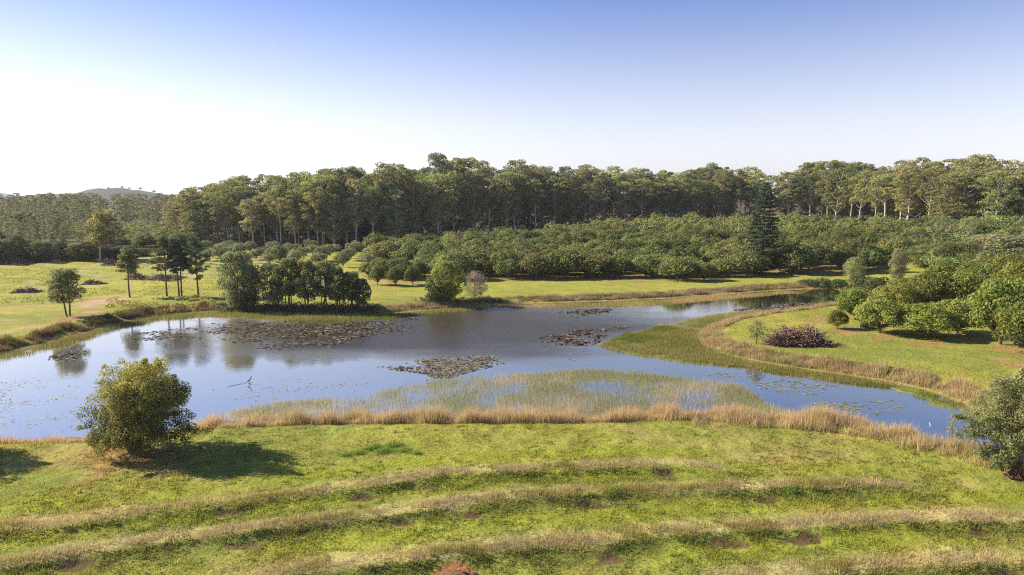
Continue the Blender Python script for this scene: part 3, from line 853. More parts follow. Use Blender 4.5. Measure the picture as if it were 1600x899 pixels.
for i, (x, y) in enumerate(o2):
    z = gz(x, y); H = float(go.uniform(5.5, 7.5))
    if i < 32:
        o = add_tree("orchard_tree", ORCHP[go.integers(5)], x, y, "rounded", "fruit tree", None, H=H, z=z)
        label_later(o, "distant orchard tree in the " + ("front" if i < 8 else "second" if i < 16 else "third" if i < 24 else "fourth") + " row", "behind the riverside pines", "distant left orchard trees")
    else: o1_stuff.append(((x, y), z, H))
ORCH_LOW = [proto_dome(250, 6, 4, 26, 40, .7, (.112, .132, .04), crs=.33)]
if o1_stuff:
    link("orchard_block", joined_wood("orchard_block", o1_stuff, ORCH_LOW), kind="stuff", label="farthest orchard trees merging into one mass below the forest", category="orchard")
# a few spaced young fruit trees at the left end of the front row
for px, b, t in ((590, 445, 412), (618, 447, 415), (645, 445, 413), (575, 432, 408), (655, 436, 405)):
    o = tree_px("orchard_tree", ORCHP[0], px, b, t, "young", "fruit tree", wpx=27, pw=7.8)
    label_later(o, "young fruit tree with visible trunk", "between the waterside clump and round tree", "young fruit trees beside the waterside clump")
tree_px("round_bush", proto_dome(260, 4, 2.6, 22, 120, .3, (.10, .13, .012), base=.02), 437, 407, 389, "round golden green bush among the small fruit trees", "bush", wpx=27, pw=5.2)

# near right fruit trees
RO = [proto_dome(300 + i, 6.0, 3.8, 74, 130, .29, c, stem=.17, base=.14, crs=.25, jit=.3, spread=.35, tips=(.18, .205, .045)) for i, c in enumerate(((.138, .162, .034), (.132, .156, .036), (.148, .166, .034), (.125, .150, .036)))]
RLAB = ["bright green fruit tree leaning over the bank at the left end of the right orchard", "bright green fruit tree right behind the small round one, its trunk on orange litter",
        "front fruit tree of the right orchard, low round crown on a short dark trunk", "fruit tree with dark trunk just right of the frontmost one",
        "tall broad fruit tree near the right edge, crown down to the grass", "fruit tree cut by the right edge, nearest the camera",
        "fruit tree crown behind the left pair of front fruit trees", "tall fruit tree crown behind the frontmost fruit tree", "tall fruit tree crown at the centre back of the right orchard",
        "small fruit tree crown at the back left of the right orchard", "highest fruit tree crown at the back of the right orchard", "fruit tree crown between the back centre and the broad right tree",
        "fruit tree at the right edge behind the broad tall one", "fruit tree just beyond the right edge, branches showing", "rearmost fruit tree at right, under the pale green roadside trees"]
for i, (a, b, t, w) in enumerate(RIGHT_ORCH):
    tree_px("fruit_tree", RO[i % 4], a, b, t, RLAB[i], "fruit tree", "bright green fruit trees on the right bank", wpx=w * (1.22 if i < 10 else 1.1), pw=7.8)
tree_px("fruit_tree", RO[2], 1308, 514, 480, "small fruit tree alone at the left of the right orchard", "fruit tree", "bright green fruit trees on the right bank", wpx=36, pw=7.8)
tree_px("low_shrub", proto_dome(320, 1.6, 1.3, 14, 90, .2, (.09, .13, .04), base=.0), 1354, 513, 496, "low grey green shrub between two fruit trees on the right bank", "shrub", wpx=26, pw=2.6)

# pale trees behind the right orchard and on the creek bank
MIX = [proto_clump(330 + i, 12, 4.6, 4, .08, 80, 120, .40, c) for i, c in enumerate(((.155, .18, .07), (.17, .17, .085), (.14, .165, .06)))]
for a, b, t, w, lb in ((1335, 448, 402, 40, "pale olive tree on the creek bank behind the bright fruit trees"), (1402, 440, 389, 32, "slender greyish tree with a visible pale trunk behind the fruit trees"),
                       (1490, 425, 378, 90, "broad light green tree behind the right orchard"), (1555, 425, 366, 100, "tall light green tree above the right orchard near the edge"),
                       (1615, 430, 372, 90, "light green tree at the right edge above the orchard"), (1440, 418, 384, 60, "low pale tree below the fallen pale branch")):
    tree_px("bank_tree", MIX[a % 3], a, b, t, lb, "tree", wpx=w, pw=9.4)
for a, b, t, w in ((1285, 446, 434, 34), (1312, 449, 434, 36), (1350, 452, 430, 40), (1370, 455, 430, 44), (1262, 444, 436, 30)):
    tree_px("low_shrub", proto_dome(340 + a, 2, 2, 16, 70, .28, (.06, .085, .03), base=0), a, b, t, "dark low shrub %s at the end of the creek" % {1262: "farthest left", 1285: "second from the left", 1312: "in the middle", 1350: "second from the right", 1370: "farthest right"}[a], "shrub", "dark shrubs at the creek end", wpx=w, pw=4)

PALE = [proto_dome(360 + i, 7, 4.2, 44, 75, .42, c, crs=.30, base=.06, jit=.3) for i, c in enumerate(((.15, .175, .06), (.13, .16, .05), (.17, .175, .075)))]
ORCH4 = np.array([(100, 152), (150, 150), (222, 196), (190, 208), (165, 219), (146, 236), (138, 232), (112, 198)], float)
for x, y in grid_in(ORCH4, 7.6, 8.2, .4, .8, go):
    o = add_tree("pale_tree", PALE[go.integers(3)], x, y, "pale", "tree", None, H=float(go.uniform(6, 8.5)))
    r = "front" if y < 170 else "middle" if y < 195 else "rear"
    q = x / y
    if q >= .8: COL.objects.unlink(o); [COL.objects.unlink(ch) for ch in o.children]; continue
    w = "left of the bright fruit trees" if q < .6 else "above the bright fruit trees" if q < .72 else "at the right edge" if q < .8 else "just beyond the right edge"
    label_later(o, f"pale green {r} bushy tree", w, "pale bushy trees on the right rise")

# conifer
add_tree("conifer", proto_conifer(400, 25), cx_, cy_, "tall dark conifer with tiers of branches standing among the orchard", "tree", H=top_z(283, cy_) - cz_, z=cz_)

# ------------------------------------------------------------------ left side trees
THICK = [proto_clump(410 + i, 11, 3.9, 4, .04, 70, 110, .42, c) for i, c in enumerate(((.09, .102, .04), (.12, .122, .045), (.075, .092, .042)))]
tl = np.random.default_rng(5)
for i in range(26):
    px = -60 + i * 11.2 + tl.normal() * 3; back = i % 2
    b = 411 - px * .028 - back * 5
    t = np.interp(px, [-80, 0, 60, 110, 150, 200, 240], [362, 366, 378, 384, 380, 384, 392]) + tl.uniform(-5, 8)
    w = "at the field's far left edge" if px < 40 else "behind the brown brush heap" if px < 120 else "beside the olive gum" if px < 190 else "behind the slim pine"
    o = tree_px("thicket_tree", THICK[tl.integers(3)], px, b, t, "dark", "tree", wpx=float(tl.uniform(34, 44)), pw=7.6)
    label_later(o, "dark bushy " + ("rear " if back else "") + "thicket tree", w, "dark thicket trees behind the left field")
OG = proto_gum(430, 16, .34, 3.4, 60, 110, .45, (.18, .175, .055), wood=M_GUM, rtr=.4)
tree_px("gum_tree", OG, 156, 408, 328, "olive gum with layered crown above the thicket in the left field", "tree", wpx=44, pw=7)
tree_px("gum_tree", GUMS[4], 176, 407, 341, "olive gum leaning beside the layered one in the left field", "tree", wpx=42, pw=8)
tree_px("lone_tree", proto_clump(440, 7, 2.6, 2, .34, 40, 160, .26, (.12, .135, .05)), 105, 495, 420, "lone small tree with a slim trunk beside the dirt track", "tree", wpx=60, pw=5)
pg = "slim pines on the far bank of the lake"
tree_px("pine_tree", proto_pine(450, 11, .5, 2.0, (.15, .165, .06)), 203, 465, 387, "thin light green pine standing alone left of the dark pines", "pine", pg)
tree_px("pine_tree", proto_pine(451, 13, .38, 2.8, (.09, .105, .045)), 261, 463, 370, "leftmost tall dark pine with a leaning thick trunk", "pine", pg)
tree_px("pine_tree", proto_pine(452, 13, .42, 2.2, (.06, .078, .04)), 280, 464, 371, "dark pine in the middle of the three tall ones, one of a close pair", "pine", pg)
tree_px("pine_tree", proto_pine(454, 11, .5, 1.6, (.065, .08, .04)), 284, 463, 385, "thin pine touching the middle dark pine on its right", "pine", pg)
tree_px("pine_tree", proto_pine(453, 13, .30, 2.9, (.08, .11, .05)), 310, 463, 368, "rightmost tall pine with low side branches and a straight trunk", "pine", pg)

CL = [proto_clump(460 + i, 9.5, 2.9, 5, lo, 40, 170, .34, c) for i, (lo, c) in enumerate(((.2, (.13, .142, .065)), (.28, (.11, .122, .052)), (.33, (.10, .115, .046))))]
tree_px("bushy_tree", proto_clump(470, 10, 3.6, 5, .12, 60, 190, .34, (.13, .15, .065)), 374, 484, 394, "pale topped bushy tree left of the dark waterside clump", "tree", wpx=66, pw=7)
tree_px("bushy_tree", proto_clump(471, 8, 2.6, 3, .1, 40, 150, .34, (.10, .115, .05)), 392, 482, 415, "narrow dark tree tucked behind the pale topped bushy one", "tree", wpx=40, pw=5.4)
for i, (a, b, t, w, lb) in enumerate((
        (428, 484, 412, 46, "greyish waterside tree at the left end of the dark clump"), (452, 485, 404, 52, "tallest tree of the dark waterside clump"),
        (480, 486, 408, 50, "waterside clump tree just right of the tallest"), (505, 486, 409, 46, "middle tree of the dark waterside clump, yellow grass between its stems"),
        (528, 487, 418, 44, "third tree from the right in the dark waterside clump"), (548, 487, 425, 42, "second tree from the right in the dark waterside clump"), (566, 488, 436, 32, "low tree at the right end of the dark waterside clump"))):
    tree_px("waterside_tree", CL[0 if i == 0 else 1 + i % 2], a, b, t, lb, "tree", "trees of the dark waterside clump", wpx=w, pw=5.6)
tree_px("round_tree", proto_clump(480, 8, 3.2, 4, .10, 50, 190, .32, (.15, .175, .045)), 699, 472, 409, "round tree with yellow green top on the far bank", "tree", wpx=58, pw=6.2)
tree_px("round_tree", proto_clump(481, 5, 2.4, 3, .05, 34, 150, .3, (.075, .095, .04)), 680, 472, 430, "dark shrubby tree in front of the yellow green topped one", "tree", wpx=38, pw=4.6)
tree_px("dead_tree", proto_sapling(482, 5.0, 1.9, .12, 34, 130, .15, (.165, .145, .10)), 742, 466, 424, "pinkish grey half bare tree on the far bank", "tree", wpx=36, pw=3.8)
tree_px("dead_tree", proto_sapling(483, 3.4, 1.0, .3, 14, 60, .16, (.19, .15, .11)), 752, 467, 436, "thin bare sapling right beside the pinkish half bare tree", "tree")

tree_px("sapling", proto_sapling(490, 3.2, 1.0, .3, 20, 60, .17, (.14, .16, .07)), 1182, 538, 500, "feathery sapling on the grass left of the brush heap", "sapling", wpx=28, pw=2)
tree_px("sapling", proto_sapling(491, 3.2, .6, .3, 14, 40, .13, (.26, .25, .07)), 1486, 690, 642, "thin yellow sapling at the water edge left of the right bush", "sapling", wpx=18, pw=1.2)

# ------------------------------------------------------------------ big near tree and right edge bush
def near_tree(seed, H, outline, per, L, col, tip, stems, spread_r, wood=M_BARK, fat=.88):
    """outline: list of (x, z, depth radius, clump radius) lobes in metres around the trunk"""
    g = np.random.default_rng(seed)
    T = Tubes(); cen, rad, cols, cnt = [], [], [], []
    st = []
    for s in range(stems):
        a = s * 6.283 / stems + g.normal() * .3
        e = np.array([math.cos(a) * spread_r, math.sin(a) * spread_r * .8, H * g.uniform(.45, .7)])
        p = curve((math.cos(a) * .3, math.sin(a) * .3, -.2), e, .1, 7, g, .08); st.append(p)
        T.add(p, np.linspace(.16, .05, 7), 7)
    for (x, z, dr, cr) in outline:
        cr = cr * fat
        k = max(3, int(dr * 3.2))
        for i in range(k):
            y = dr * (-1 + 2 * (i + .5) / k) + g.normal() * .2
            f = math.sqrt(max(.05, 1 - (y / (dr * 1.15)) ** 2))
            c = np.array([x * (.45 + .55 * f) + g.normal() * .25, y, 1.2 + (z - 1.2) * (.55 + .45 * f) + g.normal() * .15])
            s = cr * g.uniform(.75, 1.15)
            if g.random() < .09: continue
            c = c + g.normal(size=3) * .29
            cen.append(c); rad.append((s, s, s * .8)); cnt.append(int(per * s * s * g.uniform(.6, 1.25)))
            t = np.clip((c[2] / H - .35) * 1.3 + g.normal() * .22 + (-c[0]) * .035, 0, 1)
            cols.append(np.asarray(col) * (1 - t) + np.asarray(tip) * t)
            p = st[g.integers(stems)]
            q = p[g.integers(3, 7)]
            T.add(curve(q, c, .1, 5, g, .08), np.linspace(.05, .012, 5), 4)
    for _ in range(80):        # loose sprays standing out of the outline
        k = g.integers(len(cen)); o_ = cen[k] - C(.2, 0, H * .45); o_[2] = max(o_[2], -.5)
        c = cen[k] + unit(o_) * rad[k][0] * g.uniform(.75, 1.05)
        if c[2] < .5: continue
        q_ = g.uniform(.18, .30); cen.append(c); rad.append((q_, q_, q_)); cnt.append(int(per * .1)); cols.append(cols[k] * 1.1)
    V, F, cc = clump_leaves(cen, rad, cnt, L, L * .5, g, cols, jit=.35, low=-.75, shell=(.4, 1.15), rand=.9)
    r = g.random(len(cc)); m = r < .05
    cc[m] = C(.20, .10, .05)
    return T.mesh("trunk", wood), make_mesh("crown", V, F, M_LEAF, cc), H
nx, ny, nz = at(212, 707)
NT_OUT = [(-3.2, 2.4, 2.0, .85), (-3.4, 3.6, 2.2, .85), (-2.9, 4.8, 2.4, .9), (-2.0, 5.9, 2.4, .85), (-.9, 6.5, 2.6, .85), (.4, 7.0, 2.4, .8), (1.5, 6.4, 2.4, .85),
          (2.9, 6.0, 2.0, .75), (3.2, 5.0, 2.2, .85), (2.7, 3.9, 2.4, .95), (1.3, 5.0, 2.8, 1.0), (-.6, 5.2, 3.0, 1.0), (-1.6, 3.8, 3.0, 1.0), (.2, 3.8, 3.2, 1.0), (1.7, 3.0, 2.8, 1.0),
          (-2.2, 2.4, 2.6, .9), (-.6, 2.4, 3.0, .9), (1.0, 2.2, 2.6, .85), (3.6, 2.6, 1.9, .85), (4.6, 2.2, 1.4, .7), (5.2, 1.9, .9, .5), (-3.6, 1.8, 1.4, .6), (2.6, 1.6, 1.8, .7), (-1.5, 1.2, 1.9, .7), (-.2, 1.2, 2.1, .65), (1.3, 1.2, 1.7, .7), (-2.8, 1.3, 1.5, .65)]
NT_OUT = [(x * .90 + .5, z, d, c) for x, z, d, c in NT_OUT]
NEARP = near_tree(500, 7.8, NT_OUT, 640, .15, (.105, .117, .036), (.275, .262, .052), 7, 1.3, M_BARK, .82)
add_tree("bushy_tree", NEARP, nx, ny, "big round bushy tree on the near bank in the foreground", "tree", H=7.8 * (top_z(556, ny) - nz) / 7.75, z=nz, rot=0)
ex, ey, ez = at(-128, 716)
add_tree("bushy_tree", NEARP, ex, ey, "bushy tree just outside the left edge whose shadow falls on the near grass", "tree", H=6.8, z=ez, rot=2.2)
rx, ry, rz_ = at(1582, 736)
RS_OUT = [(-2.0, 1.6, 1.4, .7), (-2.5, 3.0, 1.3, .7), (-2.3, 4.2, 1.5, .75), (-2.0, 5.4, 1.5, .75), (-1.2, 6.6, 1.6, .75), (0, 7.2, 1.6, .75), (1.2, 7.5, 1.6, .8), (2.4, 6.8, 1.6, .8), (2.8, 5.4, 1.8, .9),
          (2.6, 3.8, 1.8, .9), (2.2, 2.2, 1.6, .8), (0, 5.6, 2.2, .9), (1.2, 4.4, 2.2, .9), (-.8, 4.2, 2.2, .85), (-.8, 2.6, 2.0, .8), (.8, 2.4, 2.0, .8), (-2.9, 3.6, .8, .5), (-1.4, 1.2, 1.4, .6)]
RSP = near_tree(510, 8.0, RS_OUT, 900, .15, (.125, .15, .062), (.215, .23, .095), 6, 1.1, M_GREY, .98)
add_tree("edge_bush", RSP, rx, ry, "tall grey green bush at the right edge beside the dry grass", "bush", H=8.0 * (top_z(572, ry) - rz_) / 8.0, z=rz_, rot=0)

# ------------------------------------------------------------------ brush heaps
def brush(name, px, py, wpx, hm, label, col, n, seed, cat="brush heap", group=None, dome=2):
    g = np.random.default_rng(seed)
    x0, y0, z0 = at(px, py); w = wpx * y0 / FPX; dep = w * .55
    T = Tubes(); lobes = [(g.uniform(-.32, .32) * w, g.uniform(.6, 1)) for _ in range(dome)]
    hx = lambda x: max(hm * a * math.exp(-((x - c) / (w * .26)) ** 2) for c, a in lobes)
    for i in range(n):
        x = g.uniform(-.5, .5) * w; y = g.uniform(-.5, .5) * dep
        f = max(.05, 1 - (2 * y / dep) ** 2) * max(.1, 1 - (2 * x / w) ** 4)
        z = max(.1, hx(x)) * f * g.uniform(.15, 1.0) ** .6
        a = g.random() * 6.28; el = g.normal() * .45; L = g.uniform(.5, 1.1) * min(2.4, w * .3)
        d = np.array([math.cos(a) * math.cos(el), math.sin(a) * math.cos(el), math.sin(el)]) * L * .5
        p = np.array([x, y, z + .05]); c = np.asarray(col) * g.uniform(.55, 1.45)
        T.add(curve(p - d, p + d, g.normal() * .12, 3, g, .06), np.array([1, .8, .4]) * g.uniform(.03, .075), 3, c)
    # dead leaves caught in the heap
    m = n * 3
    X = g.uniform(-.48, .48, m) * w; Yy = g.uniform(-.48, .48, m) * dep
    Z = np.array([max(.05, hx(a)) for a in X]) * np.maximum(.03, 1 - (2 * Yy / dep) ** 2) * np.maximum(.1, 1 - (2 * X / w) ** 4) * g.uniform(.2, .9, m)
    V, F = leaves(np.stack([X, Yy, Z + .05], 1), g.normal(size=(m, 3)), .35, .2, g)
    e = bpy.data.objects.new(name, None); COL.objects.link(e); e.location = (x0, y0, z0 - .03)
    e['label'] = label; e['category'] = cat
    if group: e['group'] = group
    link("branches", T.mesh("branches", M_STICK), e, kind="stuff")
    link("dead_leaves", make_mesh("dead_leaves", V, F, M_STICK, np.asarray(col)[None] * g.uniform(.5, 1.3, (m, 1))), e, kind="stuff")
BR = (.185, .13, .082)
brush("brush_heap", 1247, 537, 92, 2.5, "large heap of brown cut branches on the green bank at right", BR, 760, 600, dome=5)
g_b = "brown brush heaps in the left field"
brush("brush_heap", 14, 414, 76, 2.4, "long brown brush heap at the far left edge before the thicket", (.16, .10, .085), 260, 601, group=g_b, dome=3)
brush("brush_heap", 173, 414, 24, 2.6, "small brown brush heap at the thicket foot behind the slim pine", (.15, .09, .075), 130, 602, group=g_b)
brush("brush_heap", 222, 436, 46, 2.2, "brush heap left of the tall pines' trunks", (.16, .11, .10), 200, 603, group=g_b, dome=3)
brush("brush_heap", 262, 436, 50, 2.0, "brush heap seen between the tall pines' trunks", (.16, .12, .11), 200, 604, group=g_b, dome=3)
brush("brush_heap", 148, 444, 34, 1.1, "low brown brush heap right of the lone tree's crown", (.15, .105, .085), 130, 605, group=g_b)
brush("brush_heap", 42, 457, 40, 1.2, "low dark brush heap left of the lone tree", (.13, .10, .08), 140, 606, group=g_b)
brush("brush_heap", 80, 441, 12, .8, "tiny dark brush heap above the low one in the left field", (.12, .10, .06), 60, 607, group=g_b)
# dry fronds at the foot of the right bush
brush("brush_heap", 1596, 746, 44, 1.1, "brown dead fronds heaped at the foot of the right edge bush", (.20, .12, .06), 260, 608)

# pale fallen branch at the forest edge
def fallen_log(name, a, b, lift, r, label, mat, cat="log", fork=True):
    T = Tubes(); g = np.random.default_rng(int(abs(a[0])))
    A = np.array(a); B = np.array(b)
    T.add(curve(A, B, lift, 7, g, .06), np.linspace(r, r * .45, 7), 6)
    mid = (A + B) / 2
    if fork: T.add(curve(mid, mid + (B - A) * .25 + C(0, 0, 1.2 * r * 6), 0, 4, g, .04), np.linspace(r * .5, r * .2, 4), 5)
    o = link(name, T.mesh(name, mat), label=label, category=cat)
x, y, z = at(1400, 372)
fallen_log("fallen_branch", (x - 2.0, y - 6, gz(x, y - 6) + 9.0), (x + 7, y - 5, gz(x, y - 6) + 5.2), .3, .32, "pale bare fallen branch lying at the forest edge on the right", M_GREY, "branch")
lx, ly = on_plane(332, 610, 0); mx, my = on_plane(386, 598, 0)
fallen_log("floating_log", (lx, ly, .02), (mx, my, .06), .0, .03, "thin dark log floating in the lake left of the small wading bird", M_BARK, "log", False)

# ------------------------------------------------------------------ birds
def bird(name, x, y, z, rot, s, label, body, post=False):
    me = bpy.data.meshes.new("body")
    #  tail, rump, breast, neck base, neck mid, head, beak, wing tips, feet
    v = [(-.42, 0, .20), (-.22, 0, .34), (.02, 0, .46), (.12, 0, .60), (.12, 0, .78), (.20, 0, .88), (.36, 0, .87), (-.10, .17, .40), (-.34, .12, .26), (-.10, -.17, .40), (-.34, -.12, .26),
         (-.06, .07, .20), (-.04, .07, .02), (.06, .07, .005), (-.06, -.07, .20), (-.04, -.07, .02), (.06, -.07, .005)]
    e = [(0, 1), (1, 2), (2, 3), (3, 4), (4, 5), (5, 6), (2, 7), (7, 8), (2, 9), (9, 10), (1, 11), (11, 12), (12, 13), (1, 14), (14, 15), (15, 16)]
    rr = [.03, .11, .13, .07, .045, .06, .012, .06, .03, .06, .03, .03, .016, .012, .03, .016, .012]
    me.from_pydata(v, e, []); me.materials.append(body)
    o = link(name, me, label=label, category="bird")
    o.location = (x, y, z); o.rotation_euler = (0, 0, rot); o.scale = (s, s, s)
    m = o.modifiers.new("skin", 'SKIN'); m.use_smooth_shade = True
    for i, q in enumerate(me.skin_vertices[0].data):
        q.radius = (rr[i], rr[i]); q.use_root = (i == 2)
    o.modifiers.new("sub", 'SUBSURF').levels = 1
def plain(name, c, rough=.6):
    m, n, l, p = new_mat(name)
    nz = n.new("ShaderNodeTexNoise"); nz.inputs["Scale"].default_value = 14
    rp = n.new("ShaderNodeValToRGB"); rp.color_ramp.elements[0].color = tuple(q * .7 for q in c) + (1,); rp.color_ramp.elements[1].color = tuple(min(1, q * 1.25) for q in c) + (1,)
    l.new(nz.outputs[0], rp.inputs[0]); l.new(rp.outputs[0], p.inputs["Base Color"]); p.inputs["Roughness"].default_value = rough
    return m
M_DARKB = plain("dark_feathers", (.03, .025, .025)); M_WHITEB = plain("white_feathers", (.75, .74, .70))
bx, by = on_plane(388, 600, 0)
T = Tubes(); T.add(curve((-.35, .08, -.2), (.35, 0, .12), .03, 5, rng, .02), np.linspace(.06, .04, 5), 6)
o = link("snag", T.mesh("snag", M_BARK), label="short dark snag in the lake under the small wading bird", category="log"); o.location = (bx, by, 0)
bird("water_bird", bx + .2, by + .02, .13, .5, .8, "dark slender bird standing on a snag in the lake", M_DARKB)
gx, gy, gz_ = at(313, 703)
bird("ground_bird", gx, gy, gz_, 2.6, .5, "small dark bird standing on the grass in the near tree's shadow edge", M_DARKB)
wx, wy = on_plane(1453, 664, 0)
bird("white_bird", wx, wy, -.02, 2.0, .24, "small white bird at the reed edge left of the right bush", M_WHITEB)

# ------------------------------------------------------------------ red soil mound in the foreground
def soil_mound():
    g = np.random.default_rng(9); n = 46
    u = np.linspace(-1, 1, n); X, Y = np.meshgrid(u, u); x = X.ravel() * 1.7; y = Y.ravel() * 1.2
    r = np.hypot(X, Y).ravel()
    sx, sy = on_plane(712, 897, 1.2); sz = gz(sx, sy)
    z = .5 * ss(1, .0, r) + (fbm(x + 9, y + 9, .5, 3, 2) - .5) * .34 * ss(1.1, .7, r) - .12
    i = np.arange(n - 1)[:, None] * n; j = np.arange(n - 1)[None]
    F = np.stack([i + j, i + j + 1, i + n + j + 1, i + n + j], -1).reshape(-1, 4)
    k = fbm(x, y, .7, 3, 6)[:, None]
    c = C(.16, .088, .045) * k * 1.2 + C(.12, .08, .045) * (1 - k) * 1.1
    o = link("soil_mound", make_mesh("soil_mound", np.stack([x, y, z], 1), F, M_GROUND, c, True, 'POINT'), label="reddish brown heap of dug soil at the bottom of the picture", category="soil heap")
    o.location = (sx, sy, sz)
soil_mound()

# ------------------------------------------------------------------ grasses, reeds, pads
def blades(P, h, w, col, g, lean=.35, jit=.25, two=False):
    """one bent triangle pair per blade"""
    n = len(P)
    a = g.random(n) * 6.283; ln = np.abs(g.normal(size=n)) * lean
    h = np.broadcast_to(h, (n,)) * g.uniform(.55, 1.25, n); w = np.broadcast_to(w, (n,)) * g.uniform(.7, 1.3, n)
    dx = np.stack([np.cos(a), np.sin(a), 0 * a], 1)
    b = g.random(n) * 6.283; sx = np.stack([np.cos(b), np.sin(b), 0 * b], 1) * w[:, None] * .5
    V = np.empty((n, 3, 3))
    V[:, 0] = P - sx; V[:, 1] = P + sx
    V[:, 2] = P + dx * (ln * h)[:, None] + C(0, 0, 1) * h[:, None]
    c = col * (1 + (g.random((n, 1)) - .5) * 2 * jit)
    return V.reshape(-1, 3), np.arange(3 * n).reshape(n, 3), c

def scatter_mesh(name, parts, mat, label, cat):
    Vs, Fs, Cs, n = [], [], [], 0
    for V, F, c in parts:
        Vs.append(V); Fs.append(F + n); Cs.append(c); n += len(V)
    link(name, make_mesh(name, np.concatenate(Vs), np.concatenate(Fs), mat, np.concatenate(Cs)), kind="stuff", label=label, category=cat)

gg = np.random.default_rng(99)
# meadow turf in front
n = 330000
t = gg.random(n); Y = 31 + (80 - 31) * t ** 1.25; X = gg.uniform(-.86, .86, n) * Y
d = sdf(X, Y, LAKE); k = d > 1.0; X, Y = X[k], Y[k]
k = gg.random(len(X)) < ss(.25, .6, fbm(X, Y, 1.2, 3, 8)) * .9 + .1; X, Y = X[k], Y[k]
gc = ground_col(X, Y); bare = np.zeros(len(X))
for sx, sy, r in W_SCOOP: bare = np.maximum(bare, ss(1.1, .7, np.sqrt(((X - sx) / (r * 1.3)) ** 2 + ((Y - sy) / r) ** 2)))
mx_, my_ = on_plane(712, 897, 1.2); bare = np.maximum(bare, ss(2.6, 1.9, np.hypot(X - mx_, (Y - my_) * 1.3)))
k = gg.random(len(X)) > bare; X, Y, gc = X[k], Y[k], gc[k]
P = np.stack([X, Y, ground_z(X, Y) - .02], 1)
hh = .10 + .16 * ss(.45, .75, fbm(X, Y, 3.0, 3, 14))
turf = blades(P, hh, .055, gc * 1.1, gg, .7, .3)
scatter_mesh("grass", [turf], M_GRASS, "short green and yellow grass of the near meadow", "grass")

n = 3600
Y = gg.uniform(32, 58, n); X = gg.uniform(-.86, .86, n) * Y
k = (fbm(X, Y, 4, 3, 11) + gg.normal(size=n) * .05 > .47) & (sdf(X, Y, LAKE) > 5); X, Y = X[k], Y[k]
mm = 14; ox = np.repeat(X, mm) + gg.normal(size=len(X) * mm) * .16; oy = np.repeat(Y, mm) + gg.normal(size=len(X) * mm) * .13
wc = np.repeat(mixc(np.repeat(C(.13, .17, .035)[None], len(X), 0), C(.20, .215, .045), gg.random(len(X))), mm, 0)
scatter_mesh("meadow_weeds", [blades(np.column_stack([ox, oy, ground_z(ox, oy) - .02]), .16, .075, wc, gg, .8, .35)], M_GRASS, "darker green weed tufts scattered between the foreground banks", "weeds")
# tall seeding grass on the banks, weeds on their near faces
parts = []
for B, cnt in zip(BANKS, (22000, 26000, 26000, 11000)):
    seg = np.diff(B, axis=0); L = np.linalg.norm(seg, axis=1); pr = L / L.sum()
    i = gg.choice(len(seg), cnt, p=pr); t = gg.random(cnt)
    nr = np.stack([-seg[:, 1], seg[:, 0]], 1) / L[:, None]
    o_ = gg.normal(size=cnt) * .44 + .4
    p = B[i] + seg[i] * t[:, None] + nr[i] * o_[:, None]
    k = (fbm(p[:, 0], p[:, 1], 2.4, 3, 3) + gg.normal(size=cnt) * .08 > .42) & (np.abs(p[:, 0]) < p[:, 1] * .9)
    p = p[k]; z = ground_z(p[:, 0], p[:, 1])
    p = p[np.hypot(p[:, 0] - mx_, p[:, 1] - my_) > 2.0]; z = ground_z(p[:, 0], p[:, 1])
    m = fbm(p[:, 0], p[:, 1], 3.5, 2, 13)
    cl = mixc(np.repeat(C(.46, .40, .20)[None], len(p), 0), C(.33, .31, .08), ss(.5, .7, m))
    parts.append(blades(np.column_stack([p, z - .02]), .16 + .30 * m, .024, cl, gg, .35, .25))
    # green weeds below the crest
    c2 = int(cnt * .42); i = gg.choice(len(seg), c2, p=pr); t = gg.random(c2); o_ = -np.abs(gg.normal(size=c2)) * 1.1 - .3
    p = B[i] + seg[i] * t[:, None] + nr[i] * o_[:, None]
    k = (fbm(p[:, 0], p[:, 1], 1.6, 3, 6) + gg.normal(size=c2) * .06 > .5) & (np.abs(p[:, 0]) < p[:, 1] * .9); p = p[k]
    b_ = np.zeros(len(p))
    for sx, sy, r in W_SCOOP: b_ = np.maximum(b_, ss(1.2, .8, np.sqrt(((p[:, 0] - sx) / (r * 1.3)) ** 2 + ((p[:, 1] - sy) / r) ** 2)))
    p = p[gg.random(len(p)) > b_]
    parts.append(blades(np.column_stack([p, ground_z(p[:, 0], p[:, 1]) - .02]), .22, .07, np.repeat(C(.17, .195, .045)[None], len(p), 0), gg, .6, .4))
scatter_mesh("bank_grass", parts, M_DRYGR, "pale seeding grass and green weeds along the contour banks in the foreground", "grass")

def along(Pl, cnt, off, g, px_range=None):
    seg = np.diff(Pl, axis=0); L = np.linalg.norm(seg, axis=1); pr = L / L.sum()
    i = g.choice(len(seg), cnt, p=pr); t = g.random(cnt)
    nr = np.stack([-seg[:, 1], seg[:, 0]], 1) / L[:, None]     # left of travel
    return Pl[i] + seg[i] * t[:, None] + nr[i] * off[:, None]

